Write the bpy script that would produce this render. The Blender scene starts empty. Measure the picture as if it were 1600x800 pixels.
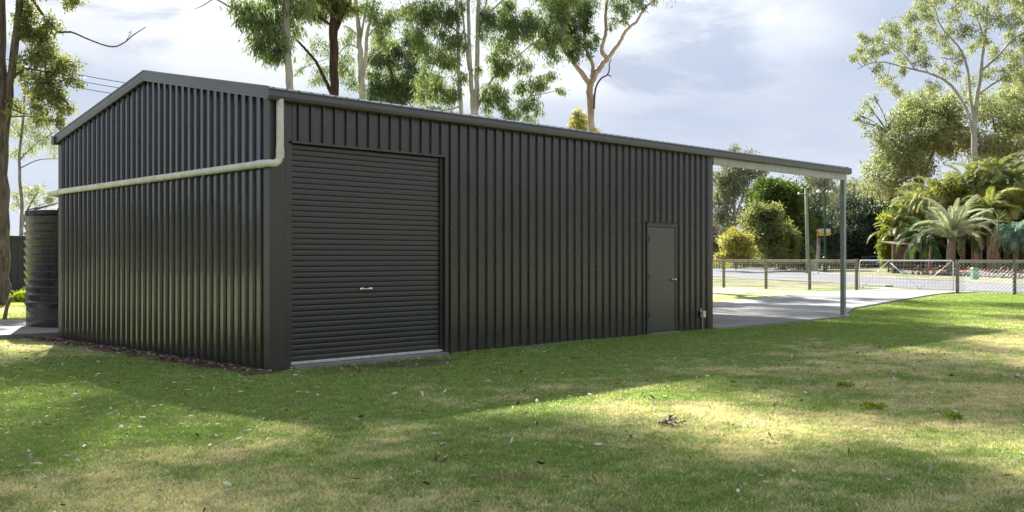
import bpy, math, random
import numpy as np
R = math.radians
random.seed(7)
rng = np.random.default_rng(11)
scene = bpy.context.scene
COL = scene.collection

# ------------------------------------------------------------------ camera
F, CY, EYE = 1535.0, 401.7, 1.4646
X0, Z0, TH = -3.1017, 12.6056, 0.788
CS, SN = math.cos(TH), math.sin(TH)
CU, CV = -X0 * CS - Z0 * SN, X0 * SN - Z0 * CS
cam = bpy.data.cameras.new("camera")
cam.sensor_width = 36
cam.lens = 36 * F / 1600
cam.shift_y = (CY - 400) / 1600
cam.clip_start, cam.clip_end = 0.1, 3000
camo = bpy.data.objects.new("camera", cam)
COL.objects.link(camo)
camo.location = (CU, CV, EYE)
camo.rotation_euler = (math.pi / 2, 0, -TH)
scene.camera = camo

# ------------------------------------------------------------------ light
SUN_AZ = (0.40, 0.916)            # direction towards the sun, on the ground
SUN_EL = R(38)
AZ = math.atan2(SUN_AZ[0], SUN_AZ[1])
sun = bpy.data.lights.new("sun", 'SUN')
sun.energy = 4.2
sun.angle = R(0.6)
sun.color = (1.0, 0.97, 0.925)
suno = bpy.data.objects.new("sun", sun)
COL.objects.link(suno)
suno.rotation_euler = (math.pi / 2 - SUN_EL, 0, math.pi - AZ)
suno.location = (0, 0, 40)
scene.view_settings.view_transform = 'Standard'
scene.view_settings.look = 'None'
scene.view_settings.exposure = 1.80
scene.view_settings.gamma = 1.0
scene.cycles.max_bounces = 8
scene.cycles.transparent_max_bounces = 8
scene.cycles.use_denoising = True


class G:
    """small node-tree writer"""
    def __init__(s, tree):
        s.t = tree; s.n = tree.nodes; s.l = tree.links
        s.n.clear()

    def node(s, typ, **kw):
        nd = s.n.new(typ)
        for k, v in kw.items():
            setattr(nd, k, v)
        return nd

    def put(s, sock, v):
        if hasattr(v, 'is_output'):
            s.l.new(v, sock)
        elif v is not None:
            if sock.type == 'RGBA' and len(v) == 3:
                v = (*v, 1)
            sock.default_value = v

    def math(s, op, a, b=None, c=None, clamp=False):
        nd = s.node('ShaderNodeMath', operation=op, use_clamp=clamp)
        for i, v in enumerate((a, b, c)):
            if v is not None:
                s.put(nd.inputs[i], v)
        return nd.outputs[0]

    def vmath(s, op, a, b=None):
        nd = s.node('ShaderNodeVectorMath', operation=op)
        s.put(nd.inputs[0], a)
        if b is not None:
            s.put(nd.inputs[1], b)
        return nd.outputs[0]

    def noise(s, vec, scale, detail=3, rough=.55, dist=0):
        nd = s.node('ShaderNodeTexNoise')
        s.put(nd.inputs['Vector'], vec)
        nd.inputs['Scale'].default_value = scale
        nd.inputs['Detail'].default_value = detail
        nd.inputs['Roughness'].default_value = rough
        nd.inputs['Distortion'].default_value = dist
        return nd.outputs['Fac']

    def mapr(s, v, a, b, c=0.0, d=1.0, smooth=True):
        nd = s.node('ShaderNodeMapRange', interpolation_type='SMOOTHSTEP' if smooth else 'LINEAR')
        for i, x in enumerate((v, a, b, c, d)):
            s.put(nd.inputs[i], x)
        return nd.outputs[0]

    def mix(s, f, a, b, mode='MIX'):
        nd = s.node('ShaderNodeMix', data_type='RGBA', blend_type=mode)
        s.put(nd.inputs[0], f); s.put(nd.inputs[6], a); s.put(nd.inputs[7], b)
        return nd.outputs[2]

    def pos(s):
        return s.node('ShaderNodeNewGeometry').outputs['Position']

    def obj(s):
        return s.node('ShaderNodeTexCoord').outputs['Object']

    def sep(s, v):
        nd = s.node('ShaderNodeSeparateXYZ'); s.put(nd.inputs[0], v)
        return nd.outputs

    def comb(s, x, y, z):
        nd = s.node('ShaderNodeCombineXYZ')
        for i, v in enumerate((x, y, z)):
            s.put(nd.inputs[i], v)
        return nd.outputs[0]

    def bump(s, h, dist=.01, strength=1.0):
        nd = s.node('ShaderNodeBump')
        nd.inputs['Strength'].default_value = strength
        nd.inputs['Distance'].default_value = dist
        s.put(nd.inputs['Height'], h)
        return nd.outputs[0]

    def attr(s, name):
        return s.node('ShaderNodeAttribute', attribute_name=name).outputs['Fac']


# ------------------------------------------------------------------ sky
world = bpy.data.worlds.new("World")
scene.world = world
world.use_nodes = True
g = G(world.node_tree)
sky = g.node('ShaderNodeTexSky', sky_type='NISHITA')
sky.sun_disc = False
sky.sun_elevation = SUN_EL
sky.sun_rotation = AZ
sky.air_density = 1.0; sky.dust_density = 1.0; sky.ozone_density = 1.2
d = g.node('ShaderNodeTexCoord').outputs['Generated']
dx, dy, dz = g.sep(d)
den = g.math('ADD', g.math('MAXIMUM', dz, 0.0), 0.16)
SKY_OFF = (8.0, 8.0, 1.0)
pv = g.vmath('ADD', g.comb(g.math('DIVIDE', dx, den), g.math('DIVIDE', dy, den), g.math('MULTIPLY', dz, 0.6)), SKY_OFF)
n1 = g.noise(g.vmath('ADD', pv, (3.1, 1.7, 0.4)), .62, 10, .57, .4)
n2 = g.noise(g.vmath('ADD', pv, (9.4, 4.2, 1.0)), 0.33, 5, .45, .2)
n3 = g.noise(g.vmath('ADD', pv, (1.4, 7.2, 3.0)), 1.5, 10, .58, .4)
cloud = g.mix(g.mapr(n1, .44, .56), (.166, .189, .230), (.285, .297, .312))
cloud = g.mix(g.mapr(n3, .46, .60, 0, .9), cloud, (.325, .33, .334))
cloud = g.mix(g.mapr(n2, .46, .58, .85, 0), cloud, (.150, .176, .232))
low = g.mapr(dz, .0, .22, .55, 0)
cloud = g.mix(low, cloud, (.27, .285, .305))
cover = g.mapr(g.noise(g.vmath('ADD', pv, (5.5, 2.2, 2.0)), .9, 4, .5), .30, .42, .95, 1.0)
skys = g.vmath('MULTIPLY', sky.outputs[0], (.07, .07, .07))
tot = g.mix(cover, skys, cloud)
bg = g.node('ShaderNodeBackground')
g.put(bg.inputs[0], tot)
bg.inputs[1].default_value = 1.0
wo = g.node('ShaderNodeOutputWorld')
g.l.new(bg.outputs[0], wo.inputs[0])


# ------------------------------------------------------------------ geometry helpers
def gz(u):
    t = np.clip((np.asarray(u, float) - 17) / 11, 0, 1)
    return 0.17 * t * t * (3 - 2 * t)


def W(px, py, Z):
    """photo direction at depth Z metres -> world point"""
    X = (px - 800) / F * Z
    return np.array([X * CS + Z * SN + CU, -X * SN + Z * CS + CV, EYE - (py - CY) / F * Z])


def ground(px, py, z=None):
    zz = 0.0 if z is None else z
    for _ in range(6):
        Z = (EYE - zz) * F / max(py - CY, .5)
        p = W(px, py, Z)
        if z is None:
            zz = float(gz(p[0]))
    p[2] = zz
    return p


def mesh_np(name, V, Fc, mat=None, smooth=False, tint=None):
    V = np.asarray(V, np.float32)
    me = bpy.data.meshes.new(name)
    if isinstance(Fc, np.ndarray):
        k = Fc.shape[1]; nf = len(Fc)
        me.vertices.add(len(V)); me.vertices.foreach_set('co', V.ravel())
        me.loops.add(nf * k); me.loops.foreach_set('vertex_index', Fc.astype(np.int32).ravel())
        me.polygons.add(nf)
        me.polygons.foreach_set('loop_start', np.arange(0, nf * k, k, dtype=np.int32))
        me.update(calc_edges=True)
    else:
        me.from_pydata(V.tolist(), [], Fc)
        me.update()
    if smooth:
        me.polygons.foreach_set('use_smooth', np.ones(len(me.polygons), bool))
    if tint is not None:
        a = me.attributes.new('tint', 'FLOAT', 'POINT')
        a.data.foreach_set('value', np.asarray(tint, np.float32))
    if mat is not None:
        me.materials.append(mat)
    return me


class MB:
    def __init__(s):
        s.v = []; s.f = []

    def add(s, V, Fc):
        o = len(s.v)
        s.v.extend([tuple(map(float, p)) for p in V])
        s.f.extend([tuple(int(i) + o for i in q) for q in Fc])
        return s

    def box(s, lo, hi, bev=0.0):
        x0, y0, z0 = lo; x1, y1, z1 = hi
        if bev <= 0:
            V = [(x0, y0, z0), (x1, y0, z0), (x1, y1, z0), (x0, y1, z0), (x0, y0, z1), (x1, y0, z1), (x1, y1, z1), (x0, y1, z1)]
            return s.add(V, [(0, 3, 2, 1), (4, 5, 6, 7), (0, 1, 5, 4), (1, 2, 6, 5), (2, 3, 7, 6), (3, 0, 4, 7)])
        b = bev
        V = []; 
        for (z, i) in ((z0, b), (z0 + b, 0), (z1 - b, 0), (z1, b)):
            V += [(x0 + i, y0 + i, z), (x1 - i, y0 + i, z), (x1 - i, y1 - i, z), (x0 + i, y1 - i, z)]
        fc = [(0, 3, 2, 1), (12, 13, 14, 15)]
        for r in range(3):
            for k in range(4):
                a = r * 4 + k; c = r * 4 + (k + 1) % 4
                fc.append((a, c, c + 4, a + 4))
        return s.add(V, fc)

    def prism(s, poly, vec):
        """planar polygon (list of 3D points) extruded along vec"""
        n = len(poly); vec = np.array(vec, float)
        V = [np.array(p, float) for p in poly] + [np.array(p, float) + vec for p in poly]
        fc = [tuple(range(n))[::-1], tuple(range(n, 2 * n))]
        fc += [(i, (i + 1) % n, n + (i + 1) % n, n + i) for i in range(n)]
        return s.add(V, fc)

    def strip(s, A, B):
        n = len(A)
        return s.add(list(A) + list(B), [(i, i + 1, n + i + 1, n + i) for i in range(n - 1)])

    def tube(s, pts, rad, n=8, cap=True):
        V, fc = tube_np(pts, rad, n, cap)
        return s.add(V, fc)

    def lathe(s, prof, c, n=48, closed_top=True):
        V = []
        for r, z in prof:
            for k in range(n):
                a = 2 * math.pi * k / n
                V.append((c[0] + r * math.cos(a), c[1] + r * math.sin(a), c[2] + z))
        fc = []
        for i in range(len(prof) - 1):
            for k in range(n):
                k2 = (k + 1) % n
                fc.append((i * n + k, i * n + k2, (i + 1) * n + k2, (i + 1) * n + k))
        if closed_top:
            fc.append(tuple((len(prof) - 1) * n + k for k in range(n)))
        return s.add(V, fc)


def tube_np(pts, rad, n=8, cap=True):
    P = np.asarray(pts, float)
    m = len(P)
    rad = np.broadcast_to(np.asarray(rad, float), (m,))
    T = np.gradient(P, axis=0)
    T /= np.linalg.norm(T, axis=1)[:, None] + 1e-12
    up = np.array([0, 0, 1.0])
    if abs(T[0] @ up) > .9:
        up = np.array([0.7, 0.7, 0.0])
    V = []
    a = np.arange(n) * 2 * math.pi / n
    x = np.cross(T[0], up); x /= np.linalg.norm(x)
    for i in range(m):
        x = x - T[i] * (x @ T[i]); x /= np.linalg.norm(x) + 1e-12
        y = np.cross(T[i], x)
        V.append(P[i] + rad[i] * (np.cos(a)[:, None] * x + np.sin(a)[:, None] * y))
    V = np.concatenate(V)
    fc = []
    for i in range(m - 1):
        for k in range(n):
            k2 = (k + 1) % n
            fc.append((i * n + k, i * n + k2, (i + 1) * n + k2, (i + 1) * n + k))
    if cap:
        fc.append(tuple(range(n))[::-1])
        fc.append(tuple((m - 1) * n + k for k in range(n)))
    return V, fc


def smooth_line(P, k=5):
    P = np.asarray(P, float)
    if len(P) < 3:
        t = np.linspace(0, 1, k + 1)[:, None]
        return P[0] * (1 - t) + P[-1] * t
    E = np.vstack([2 * P[0] - P[1], P, 2 * P[-1] - P[-2]])
    out = []
    for i in range(len(P) - 1):
        p0, p1, p2, p3 = E[i:i + 4]
        for t in np.linspace(0, 1, k, endpoint=False):
            out.append(.5 * ((2 * p1) + (-p0 + p2) * t + (2 * p0 - 5 * p1 + 4 * p2 - p3) * t * t + (-p0 + 3 * p1 - 3 * p2 + p3) * t ** 3))
    out.append(P[-1])
    return np.array(out)


def tag(o, label=None, cat=None, group=None, kind=None):
    if label: o['label'] = label
    if cat: o['category'] = cat
    if group: o['group'] = group
    if kind: o['kind'] = kind
    return o


def thing(name, label, cat, loc, group=None):
    o = bpy.data.objects.new(name, None)
    COL.objects.link(o)
    o.location = [float(x) for x in loc]
    o.empty_display_size = .2
    return tag(o, label, cat, group)


def place(name, me, parent=None, loc=(0, 0, 0), rot=None):
    o = bpy.data.objects.new(name, me)
    COL.objects.link(o)
    if parent is not None:
        o.parent = parent
    o.location = [float(x) for x in loc]
    if rot is not None:
        o.rotation_euler = rot
    return o


def root_loc(o):
    p = np.zeros(3)
    while o is not None:
        p += np.array(o.location); o = o.parent
    return p


def part(parent, name, mb, mat, smooth=False):
    """mb holds world coordinates; the part is linked under parent"""
    V = np.array(mb.v, float)
    if parent is not None:
        V = V - root_loc(parent)
    me = mesh_np(name, V, mb.f, mat, smooth)
    return place(name, me, parent)


def solo(name, mb, mat, loc, smooth=False):
    V = np.array(mb.v, float) - np.array(loc, float)
    return place(name, mesh_np(name, V, mb.f, mat, smooth), None, loc)


def autosmooth(o, ang=35):
    me = o.data
    me.polygons.foreach_set('use_smooth', np.ones(len(me.polygons), bool))
    try:
        me.set_sharp_from_angle(angle=R(ang))
    except Exception:
        pass
    return o


# ------------------------------------------------------------------ materials
def new_mat(name):
    m = bpy.data.materials.new(name)
    m.use_nodes = True
    return m, G(m.node_tree)


def finish(g, col, rough=.6, metal=0.0, normal=None, spec=None, extra=None, coat=None):
    b = g.node('ShaderNodeBsdfPrincipled')
    g.put(b.inputs['Base Color'], col)
    g.put(b.inputs['Roughness'], rough)
    g.put(b.inputs['Metallic'], metal)
    if normal is not None: g.put(b.inputs['Normal'], normal)
    if spec is not None: g.put(b.inputs['Specular IOR Level'], spec)
    o = g.node('ShaderNodeOutputMaterial')
    g.l.new(b.outputs[0], o.inputs[0])
    return b


def simple(name, col, rough=.6, metal=0.0, var=.12, scale=6, bump=0.0, bscale=60, spec=None):
    m, g = new_mat(name)
    p = g.obj()
    n = g.noise(p, scale, 5)
    c = g.mix(g.mapr(n, .3, .7), tuple(x * (1 - var) for x in col), tuple(min(1, x * (1 + var)) for x in col))
    nm = None
    if bump:
        nm = g.bump(g.noise(p, bscale, 4), bump)
    r = g.mapr(g.noise(p, scale * 2.3, 4), .3, .7, max(rough - .08, .02), min(rough + .08, 1))
    finish(g, c, r, metal, nm, spec)
    return m


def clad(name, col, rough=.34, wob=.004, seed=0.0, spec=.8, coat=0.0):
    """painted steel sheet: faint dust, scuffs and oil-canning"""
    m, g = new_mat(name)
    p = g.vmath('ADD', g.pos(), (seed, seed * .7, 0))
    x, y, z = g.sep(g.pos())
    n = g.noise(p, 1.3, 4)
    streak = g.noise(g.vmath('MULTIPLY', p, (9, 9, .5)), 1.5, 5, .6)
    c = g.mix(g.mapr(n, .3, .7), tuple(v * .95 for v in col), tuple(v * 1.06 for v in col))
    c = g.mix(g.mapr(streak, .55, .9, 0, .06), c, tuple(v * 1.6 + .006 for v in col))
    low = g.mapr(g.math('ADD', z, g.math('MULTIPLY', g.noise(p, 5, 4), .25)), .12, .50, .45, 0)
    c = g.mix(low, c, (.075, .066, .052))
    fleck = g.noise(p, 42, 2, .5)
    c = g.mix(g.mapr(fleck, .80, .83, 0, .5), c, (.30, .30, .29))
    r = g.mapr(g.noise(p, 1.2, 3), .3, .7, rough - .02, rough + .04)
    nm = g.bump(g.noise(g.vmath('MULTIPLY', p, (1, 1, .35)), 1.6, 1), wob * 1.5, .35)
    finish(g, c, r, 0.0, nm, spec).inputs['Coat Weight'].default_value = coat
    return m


M = {}
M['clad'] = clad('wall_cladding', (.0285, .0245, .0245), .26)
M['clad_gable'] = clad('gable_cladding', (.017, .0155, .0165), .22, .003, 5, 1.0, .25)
M['flash'] = clad('flashing_steel', (.026, .0232, .0232), .36, .002, 9)
M['door'] = clad('door_steel', (.055, .047, .042), .32, .003, 13)
M['slat'] = clad('roller_slat_steel', (.019, .0188, .021), .36, .001, 17)
M['roof'] = simple('roof_steel', (.55, .56, .57), .25, .3, .08, 2)
M['gutter'] = clad('gutter_steel', (.046, .044, .042), .34, .002, 21)
M['barge'] = clad('barge_steel', (.070, .073, .081), .32, .002, 25)
M['galv'] = simple('galvanised_steel', (.55, .56, .56), .35, .6, .1, 20)
M['purlin'] = simple('galvanised_beam', (.40, .395, .37), .5, .1, .1, 8)
M['rail'] = simple('aluminium_rail', (.62, .62, .60), .42, .3, .12, 12)
M['postg'] = simple('carport_post_paint', (.27, .29, .29), .4, .0, .1, 4)
M['chrome'] = simple('satin_chrome', (.75, .74, .70), .2, 1.0, .05, 20)
M['rubber'] = simple('black_rubber', (.02, .02, .02), .8)
M['grime_white'] = simple('white_plastic', (.72, .72, .69), .45, 0, .06, 8)
M['hose'] = simple('teal_hose', (.06, .17, .17), .5)
M['timber'] = simple('grey_brown_timber', (.20, .155, .115), .85, 0, .3, 14, .004, 40)
M['rail_timber'] = simple('weathered_rail_timber', (.33, .28, .22), .85, 0, .25, 9, .004, 40)
M['wire'] = simple('fence_wire', (.50, .51, .50), .45, .6, .1, 10)
M['gatewhite'] = simple('galvanised_gate_tube', (.70, .71, .70), .38, .25, .08, 10)
M['lampgreen'] = simple('green_lamp_paint', (.018, .075, .048), .4, 0, .1, 5)
M['polewood'] = simple('treated_pole_timber', (.22, .27, .19), .8, 0, .2, 6, .004, 30)
M['greenbox'] = simple('green_cabinet_paint', (.13, .36, .24), .5, 0, .08, 5)
M['signwhite'] = simple('sign_white', (.78, .76, .72), .5, 0, .05, 4)
M['signyellow'] = simple('sign_yellow', (.85, .58, .03), .5, 0, .05, 4)
M['signorange'] = simple('sign_orange', (.80, .30, .03), .5, 0, .05, 4)
M['paling'] = simple('old_paling_timber', (.115, .078, .055), .9, 0, .35, 3, .004, 30)
M['shelter'] = simple('brown_board_timber', (.15, .105, .07), .85, 0, .3, 4, .004, 30)
M['fencesteel'] = simple('dark_sheet_fence', (.022, .026, .032), .45, 0, .1, 2)
M['glass'] = simple('car_glass', (.02, .025, .03), .08, 0, .05, 5)
M['cardark'] = simple('dark_car_paint', (.02, .022, .025), .2, 0, .05, 3)
M['carteal'] = simple('teal_car_paint', (.10, .17, .19), .25, 0, .05, 3)
M['stone'] = simple('edging_stone', (.21, .20, .19), .9, 0, .4, 3, .01, 25)
M['redlamp'] = simple('red_tail_lamp', (.35, .01, .01), .2)
M['deadbark'] = simple('dark_dead_bark', (.11, .095, .085), .95, 0, .6, 20)


def tank_mat():
    m, g = new_mat('black_tank_plastic')
    p = g.pos()
    n = g.noise(g.vmath('MULTIPLY', p, (4, 4, .8)), 2, 5)
    c = g.mix(g.mapr(n, .35, .7), (.012, .0115, .012), (.026, .024, .023))
    x, y, z = g.sep(p)
    c = g.mix(g.mapr(g.math('ADD', z, g.math('MULTIPLY', n, .2)), .15, .5, .6, 0), c, (.10, .088, .07))
    finish(g, c, g.mapr(n, .3, .7, .22, .32), 0, g.bump(g.noise(p, 6, 2), .001), .35)
    return m


M['tank'] = tank_mat()


def pvc_mat():
    m, g = new_mat('stained_pvc_pipe')
    p = g.pos()
    n = g.noise(p, 5, 6, .6)
    n2 = g.noise(p, 26, 4, .6)
    c = g.mix(g.mapr(n, .35, .7, 0, .7), (.72, .70, .61), (.52, .495, .37))
    c = g.mix(g.mapr(n2, .56, .75, 0, .7), c, (.30, .29, .19))
    finish(g, c, .5)
    return m


M['pvc'] = pvc_mat()


def bark(name, a, b, stretch=.25, scale=7, rough=.9, bump=.03, peel=None):
    m, g = new_mat(name)
    p = g.pos()
    q = g.vmath('MULTIPLY', p, (1, 1, stretch))
    n = g.noise(q, scale, 6, .62)
    n2 = g.noise(p, 1.1, 4)
    c = g.mix(g.mapr(n, .32, .68), a, b)
    if peel:
        c = g.mix(g.mapr(n2, .48, .62, 0, .85), c, peel)
    finish(g, c, rough, 0, g.bump(n, bump))
    return m


M['bark_brown'] = bark('brown_rough_bark', (.048, .036, .029), (.165, .128, .100), .16, 12, .95, .06)
M['bark_iron'] = bark('dark_furrowed_bark', (.022, .013, .010), (.085, .045, .032), .14, 14, .95, .07)
M['bark_pale'] = bark('pale_smooth_bark', (.29, .26, .225), (.42, .385, .345), .5, 4, .7, .006, (.26, .235, .20))
M['bark_white'] = bark('white_smooth_bark', (.38, .355, .315), (.54, .51, .465), .5, 4, .7, .006, (.34, .31, .26))
M['bark_pink'] = bark('pink_smooth_bark', (.38, .25, .19), (.56, .42, .34), .6, 3, .7, .006, (.30, .20, .16))
M['bark_dead'] = bark('dark_dead_branch', (.03, .027, .026), (.09, .08, .075), .3, 12, .95, .02)
M['bark_grey'] = bark('grey_bark', (.13, .115, .10), (.28, .25, .22), .3, 8, .9, .03)
M['palm_trunk'] = bark('ringed_palm_trunk', (.13, .095, .08), (.27, .21, .18), 3.0, 5, .95, .03)


def leafmat(name, lo, mid, hi, trans=.45, rough=.45, big=.5):
    m, g = new_mat(name)
    t = g.attr('tint')
    n = g.noise(g.pos(), big, 3)
    f = g.math('ADD', g.math('MULTIPLY', t, .75), g.math('MULTIPLY', g.math('SUBTRACT', n, .5), 1.0), clamp=True)
    c = g.mix(g.mapr(f, 0, .5, smooth=False), lo, mid)
    c = g.mix(g.mapr(f, .5, 1, smooth=False), c, hi)
    b = g.node('ShaderNodeBsdfPrincipled')
    g.put(b.inputs['Base Color'], c)
    b.inputs['Roughness'].default_value = rough
    b.inputs['Specular IOR Level'].default_value = .18
    tr = g.node('ShaderNodeBsdfTranslucent')
    g.put(tr.inputs[0], g.mix(1.0, c, (1.16, 1.17, .76), 'MULTIPLY'))
    mx = g.node('ShaderNodeMixShader')
    mx.inputs[0].default_value = trans
    g.l.new(b.outputs[0], mx.inputs[1]); g.l.new(tr.outputs[0], mx.inputs[2])
    o = g.node('ShaderNodeOutputMaterial')
    g.l.new(mx.outputs[0], o.inputs[0])
    return m


M['leaf_gum'] = leafmat('gum_leaf', (.135, .19, .105), (.22, .285, .135), (.37, .41, .17), .58)
M['leaf_gum_dark'] = leafmat('dark_gum_leaf', (.10, .145, .085), (.165, .22, .11), (.28, .32, .13), .56)
M['leaf_olive'] = leafmat('olive_leaf', (.145, .17, .075), (.245, .27, .105), (.42, .40, .15), .56)
M['leaf_grey'] = leafmat('grey_green_leaf', (.24, .275, .165), (.36, .395, .215), (.49, .50, .25), .55)
M['leaf_pale'] = leafmat('hazy_gum_leaf', (.17, .195, .145), (.26, .285, .19), (.37, .38, .24))
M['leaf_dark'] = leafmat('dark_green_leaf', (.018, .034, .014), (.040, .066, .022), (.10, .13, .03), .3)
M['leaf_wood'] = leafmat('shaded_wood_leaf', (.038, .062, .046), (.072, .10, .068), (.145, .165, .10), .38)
M['leaf_dense'] = leafmat('dense_green_leaf', (.05, .085, .02), (.115, .165, .032), (.24, .27, .05), .42)
M['leaf_yellow'] = leafmat('yellow_leaf', (.26, .25, .07), (.46, .42, .11), (.60, .53, .17), .5)
M['leaf_lime'] = leafmat('lime_leaf', (.14, .19, .025), (.29, .35, .04), (.48, .46, .06), .5)
M['leaf_golden'] = leafmat('golden_leaf', (.15, .18, .05), (.34, .35, .09), (.60, .50, .15), .45)
M['leaf_dry'] = leafmat('dry_twig_leaf', (.17, .15, .125), (.27, .24, .20), (.38, .34, .28), .3)
M['frond_blue'] = leafmat('silver_frond', (.20, .235, .17), (.34, .37, .27), (.52, .54, .42), .35)
M['frond_gold'] = leafmat('golden_frond', (.085, .13, .042), (.22, .265, .08), (.52, .46, .16), .42)
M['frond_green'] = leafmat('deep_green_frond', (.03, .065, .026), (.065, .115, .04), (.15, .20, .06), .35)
M['frond_teal'] = leafmat('blue_green_frond', (.08, .15, .115), (.17, .27, .21), (.32, .42, .33), .38)
M['frond_dead'] = leafmat('dead_frond', (.17, .125, .075), (.31, .23, .13), (.46, .36, .22), .3)


def grass_cols(g, tintv, amp=.9):
    """shared colour field of the lawn in world space"""
    p = g.pos()
    x, y, z = g.sep(p)
    q = g.comb(x, y, 0.0)
    a = g.noise(q, .33, 4, .55, .4)
    b = g.noise(q, 1.5, 5, .6, .3)
    c = g.noise(q, 7.0, 4, .6)
    dryn = g.math('ADD', g.math('MULTIPLY', a, .55), g.math('MULTIPLY', b, .45))
    # lawn colour is greener beside the shed, more straw further out
    far = g.mapr(g.math('ABSOLUTE', g.math('SUBTRACT', y, -.2)), .4, 5.0, -.15, .06)
    street = g.mapr(x, 20, 30, 0, .02)
    dry = g.mapr(g.math('ADD', g.math('ADD', dryn, far), street), .42, .68)
    green = g.mix(g.mapr(c, .3, .7), (.165, .25, .068), (.255, .335, .105))
    straw = g.mix(g.mapr(c, .3, .7), (.47, .42, .265), (.65, .585, .415))
    col = g.mix(g.mapr(g.math('ADD', dry, g.math('MULTIPLY', g.math('SUBTRACT', tintv, .5), amp)), .1, .9), green, straw)
    bare = g.noise(g.vmath('ADD', q, (31, 7, 0)), 1.1, 5, .6)
    col = g.mix(g.mapr(bare, .60, .72, 0, .6), col, (.27, .21, .14))
    return col, p, x, y, q


def grass_blade_mat():
    m, g = new_mat('grass_blade')
    rnd = g.node('ShaderNodeObjectInfo').outputs['Random']
    t = g.attr('tint')
    mixv = g.math('ADD', g.math('MULTIPLY', rnd, .5), g.math('MULTIPLY', t, .5))
    col, p, x, y, q = grass_cols(g, mixv, 1.7)
    col = g.mix(g.mapr(t, 0, 1, .35, 0), g.mix(1.0, col, (1.4, 1.4, 1.35), 'MULTIPLY'), g.mix(1.0, col, (1.18, 1.18, 1.15), 'MULTIPLY'))
    b = g.node('ShaderNodeBsdfDiffuse'); g.put(b.inputs[0], col)
    tr = g.node('ShaderNodeBsdfTranslucent'); g.put(tr.inputs[0], g.mix(1.0, col, (1.2, 1.2, .7), 'MULTIPLY'))
    mx = g.node('ShaderNodeMixShader'); mx.inputs[0].default_value = .45
    g.l.new(b.outputs[0], mx.inputs[1]); g.l.new(tr.outputs[0], mx.inputs[2])
    o = g.node('ShaderNodeOutputMaterial'); g.l.new(mx.outputs[0], o.inputs[0])
    return m


M['blade'] = grass_blade_mat()


def lawn_mat():
    m, g = new_mat('lawn_ground')
    n = g.noise(g.pos(), 30, 4, .65)
    col, p, x, y, q = grass_cols(g, n)
    # bare earth and leaf mulch along the wall bases
    wob = g.math('MULTIPLY', g.math('SUBTRACT', g.noise(q, 2.2, 5), .5), .7)
    dg = g.math('MULTIPLY', g.mapr(g.math('ADD', x, wob), -.62, -.30), g.mapr(x, .2, .1))
    dg = g.math('MULTIPLY', dg, g.math('MULTIPLY', g.mapr(y, -.5, -.25), g.mapr(y, 9.5, 8.5)))
    ex = g.math('DIVIDE', g.math('SUBTRACT', x, 1.35), 1.5)
    ey = g.math('DIVIDE', g.math('ADD', y, .55), .55)
    rr = g.math('ADD', g.math('ADD', g.math('MULTIPLY', ex, ex), g.math('MULTIPLY', ey, ey)), wob)
    de = g.mapr(rr, 1.1, .5, 0, .8)
    dirt = g.mix(g.mapr(g.noise(q, 16, 6, .65), .35, .65), (.060, .040, .028), (.20, .145, .105))
    col = g.mix(g.math('MAXIMUM', dg, de), col, dirt)
    col = g.mix(1.0, col, g.mix(g.mapr(x, 29.5, 31.5), (.85, .85, .83), (.55, .56, .50)), 'MULTIPLY')
    finish(g, col, .95, 0, g.bump(g.noise(g.pos(), 45, 4, .7), .03), .2)
    return m


M['lawn'] = lawn_mat()


def concrete_mat(name, a, b):
    m, g = new_mat(name)
    p = g.pos()
    n = g.noise(p, .8, 6, .6); n2 = g.noise(p, 14, 5, .6)
    c = g.mix(g.mapr(n, .3, .7), a, b)
    c = g.mix(g.mapr(n2, .55, .75, 0, .35), c, tuple(v * .72 for v in a))
    finish(g, c, .85, 0, g.bump(n2, .004), .3)
    return m


M['concrete'] = concrete_mat('broom_concrete', (.255, .246, .235), (.365, .356, .342))
M['concrete_old'] = concrete_mat('old_concrete', (.20, .185, .165), (.28, .265, .245))
M['kerb'] = concrete_mat('kerb_concrete', (.30, .285, .26), (.38, .36, .33))


def road_mat():
    m, g = new_mat('worn_asphalt')
    p = g.pos()
    n = g.noise(p, .5, 5, .6); n2 = g.noise(p, 60, 3, .7)
    c = g.mix(g.mapr(n, .3, .7), (.135, .135, .145), (.185, .185, .195))
    c = g.mix(g.mapr(n2, .5, .7, 0, .5), c, (.24, .24, .245))
    finish(g, c, .8, 0, g.bump(n2, .01), .4)
    return m


M['road'] = road_mat()


def mulch_mat():
    m, g = new_mat('red_bark_mulch')
    p = g.pos()
    n = g.noise(p, 9, 6, .7)
    c = g.mix(g.mapr(n, .3, .7), (.22, .07, .04), (.50, .20, .11))
    finish(g, c, .95, 0, g.bump(n, .06))
    return m


M['mulch'] = mulch_mat()


def litter_mat():
    m, g = new_mat('fallen_leaf')
    t = g.attr('tint')
    c = g.mix(g.mapr(t, .0, .35, smooth=False), (.075, .040, .025), (.22, .10, .055))
    c = g.mix(g.mapr(t, .35, .6, smooth=False), c, (.36, .26, .17))
    c = g.mix(g.mapr(t, .6, 1, smooth=False), c, (.58, .54, .47))
    finish(g, c, .7)
    return m


M['litter'] = litter_mat()


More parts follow.
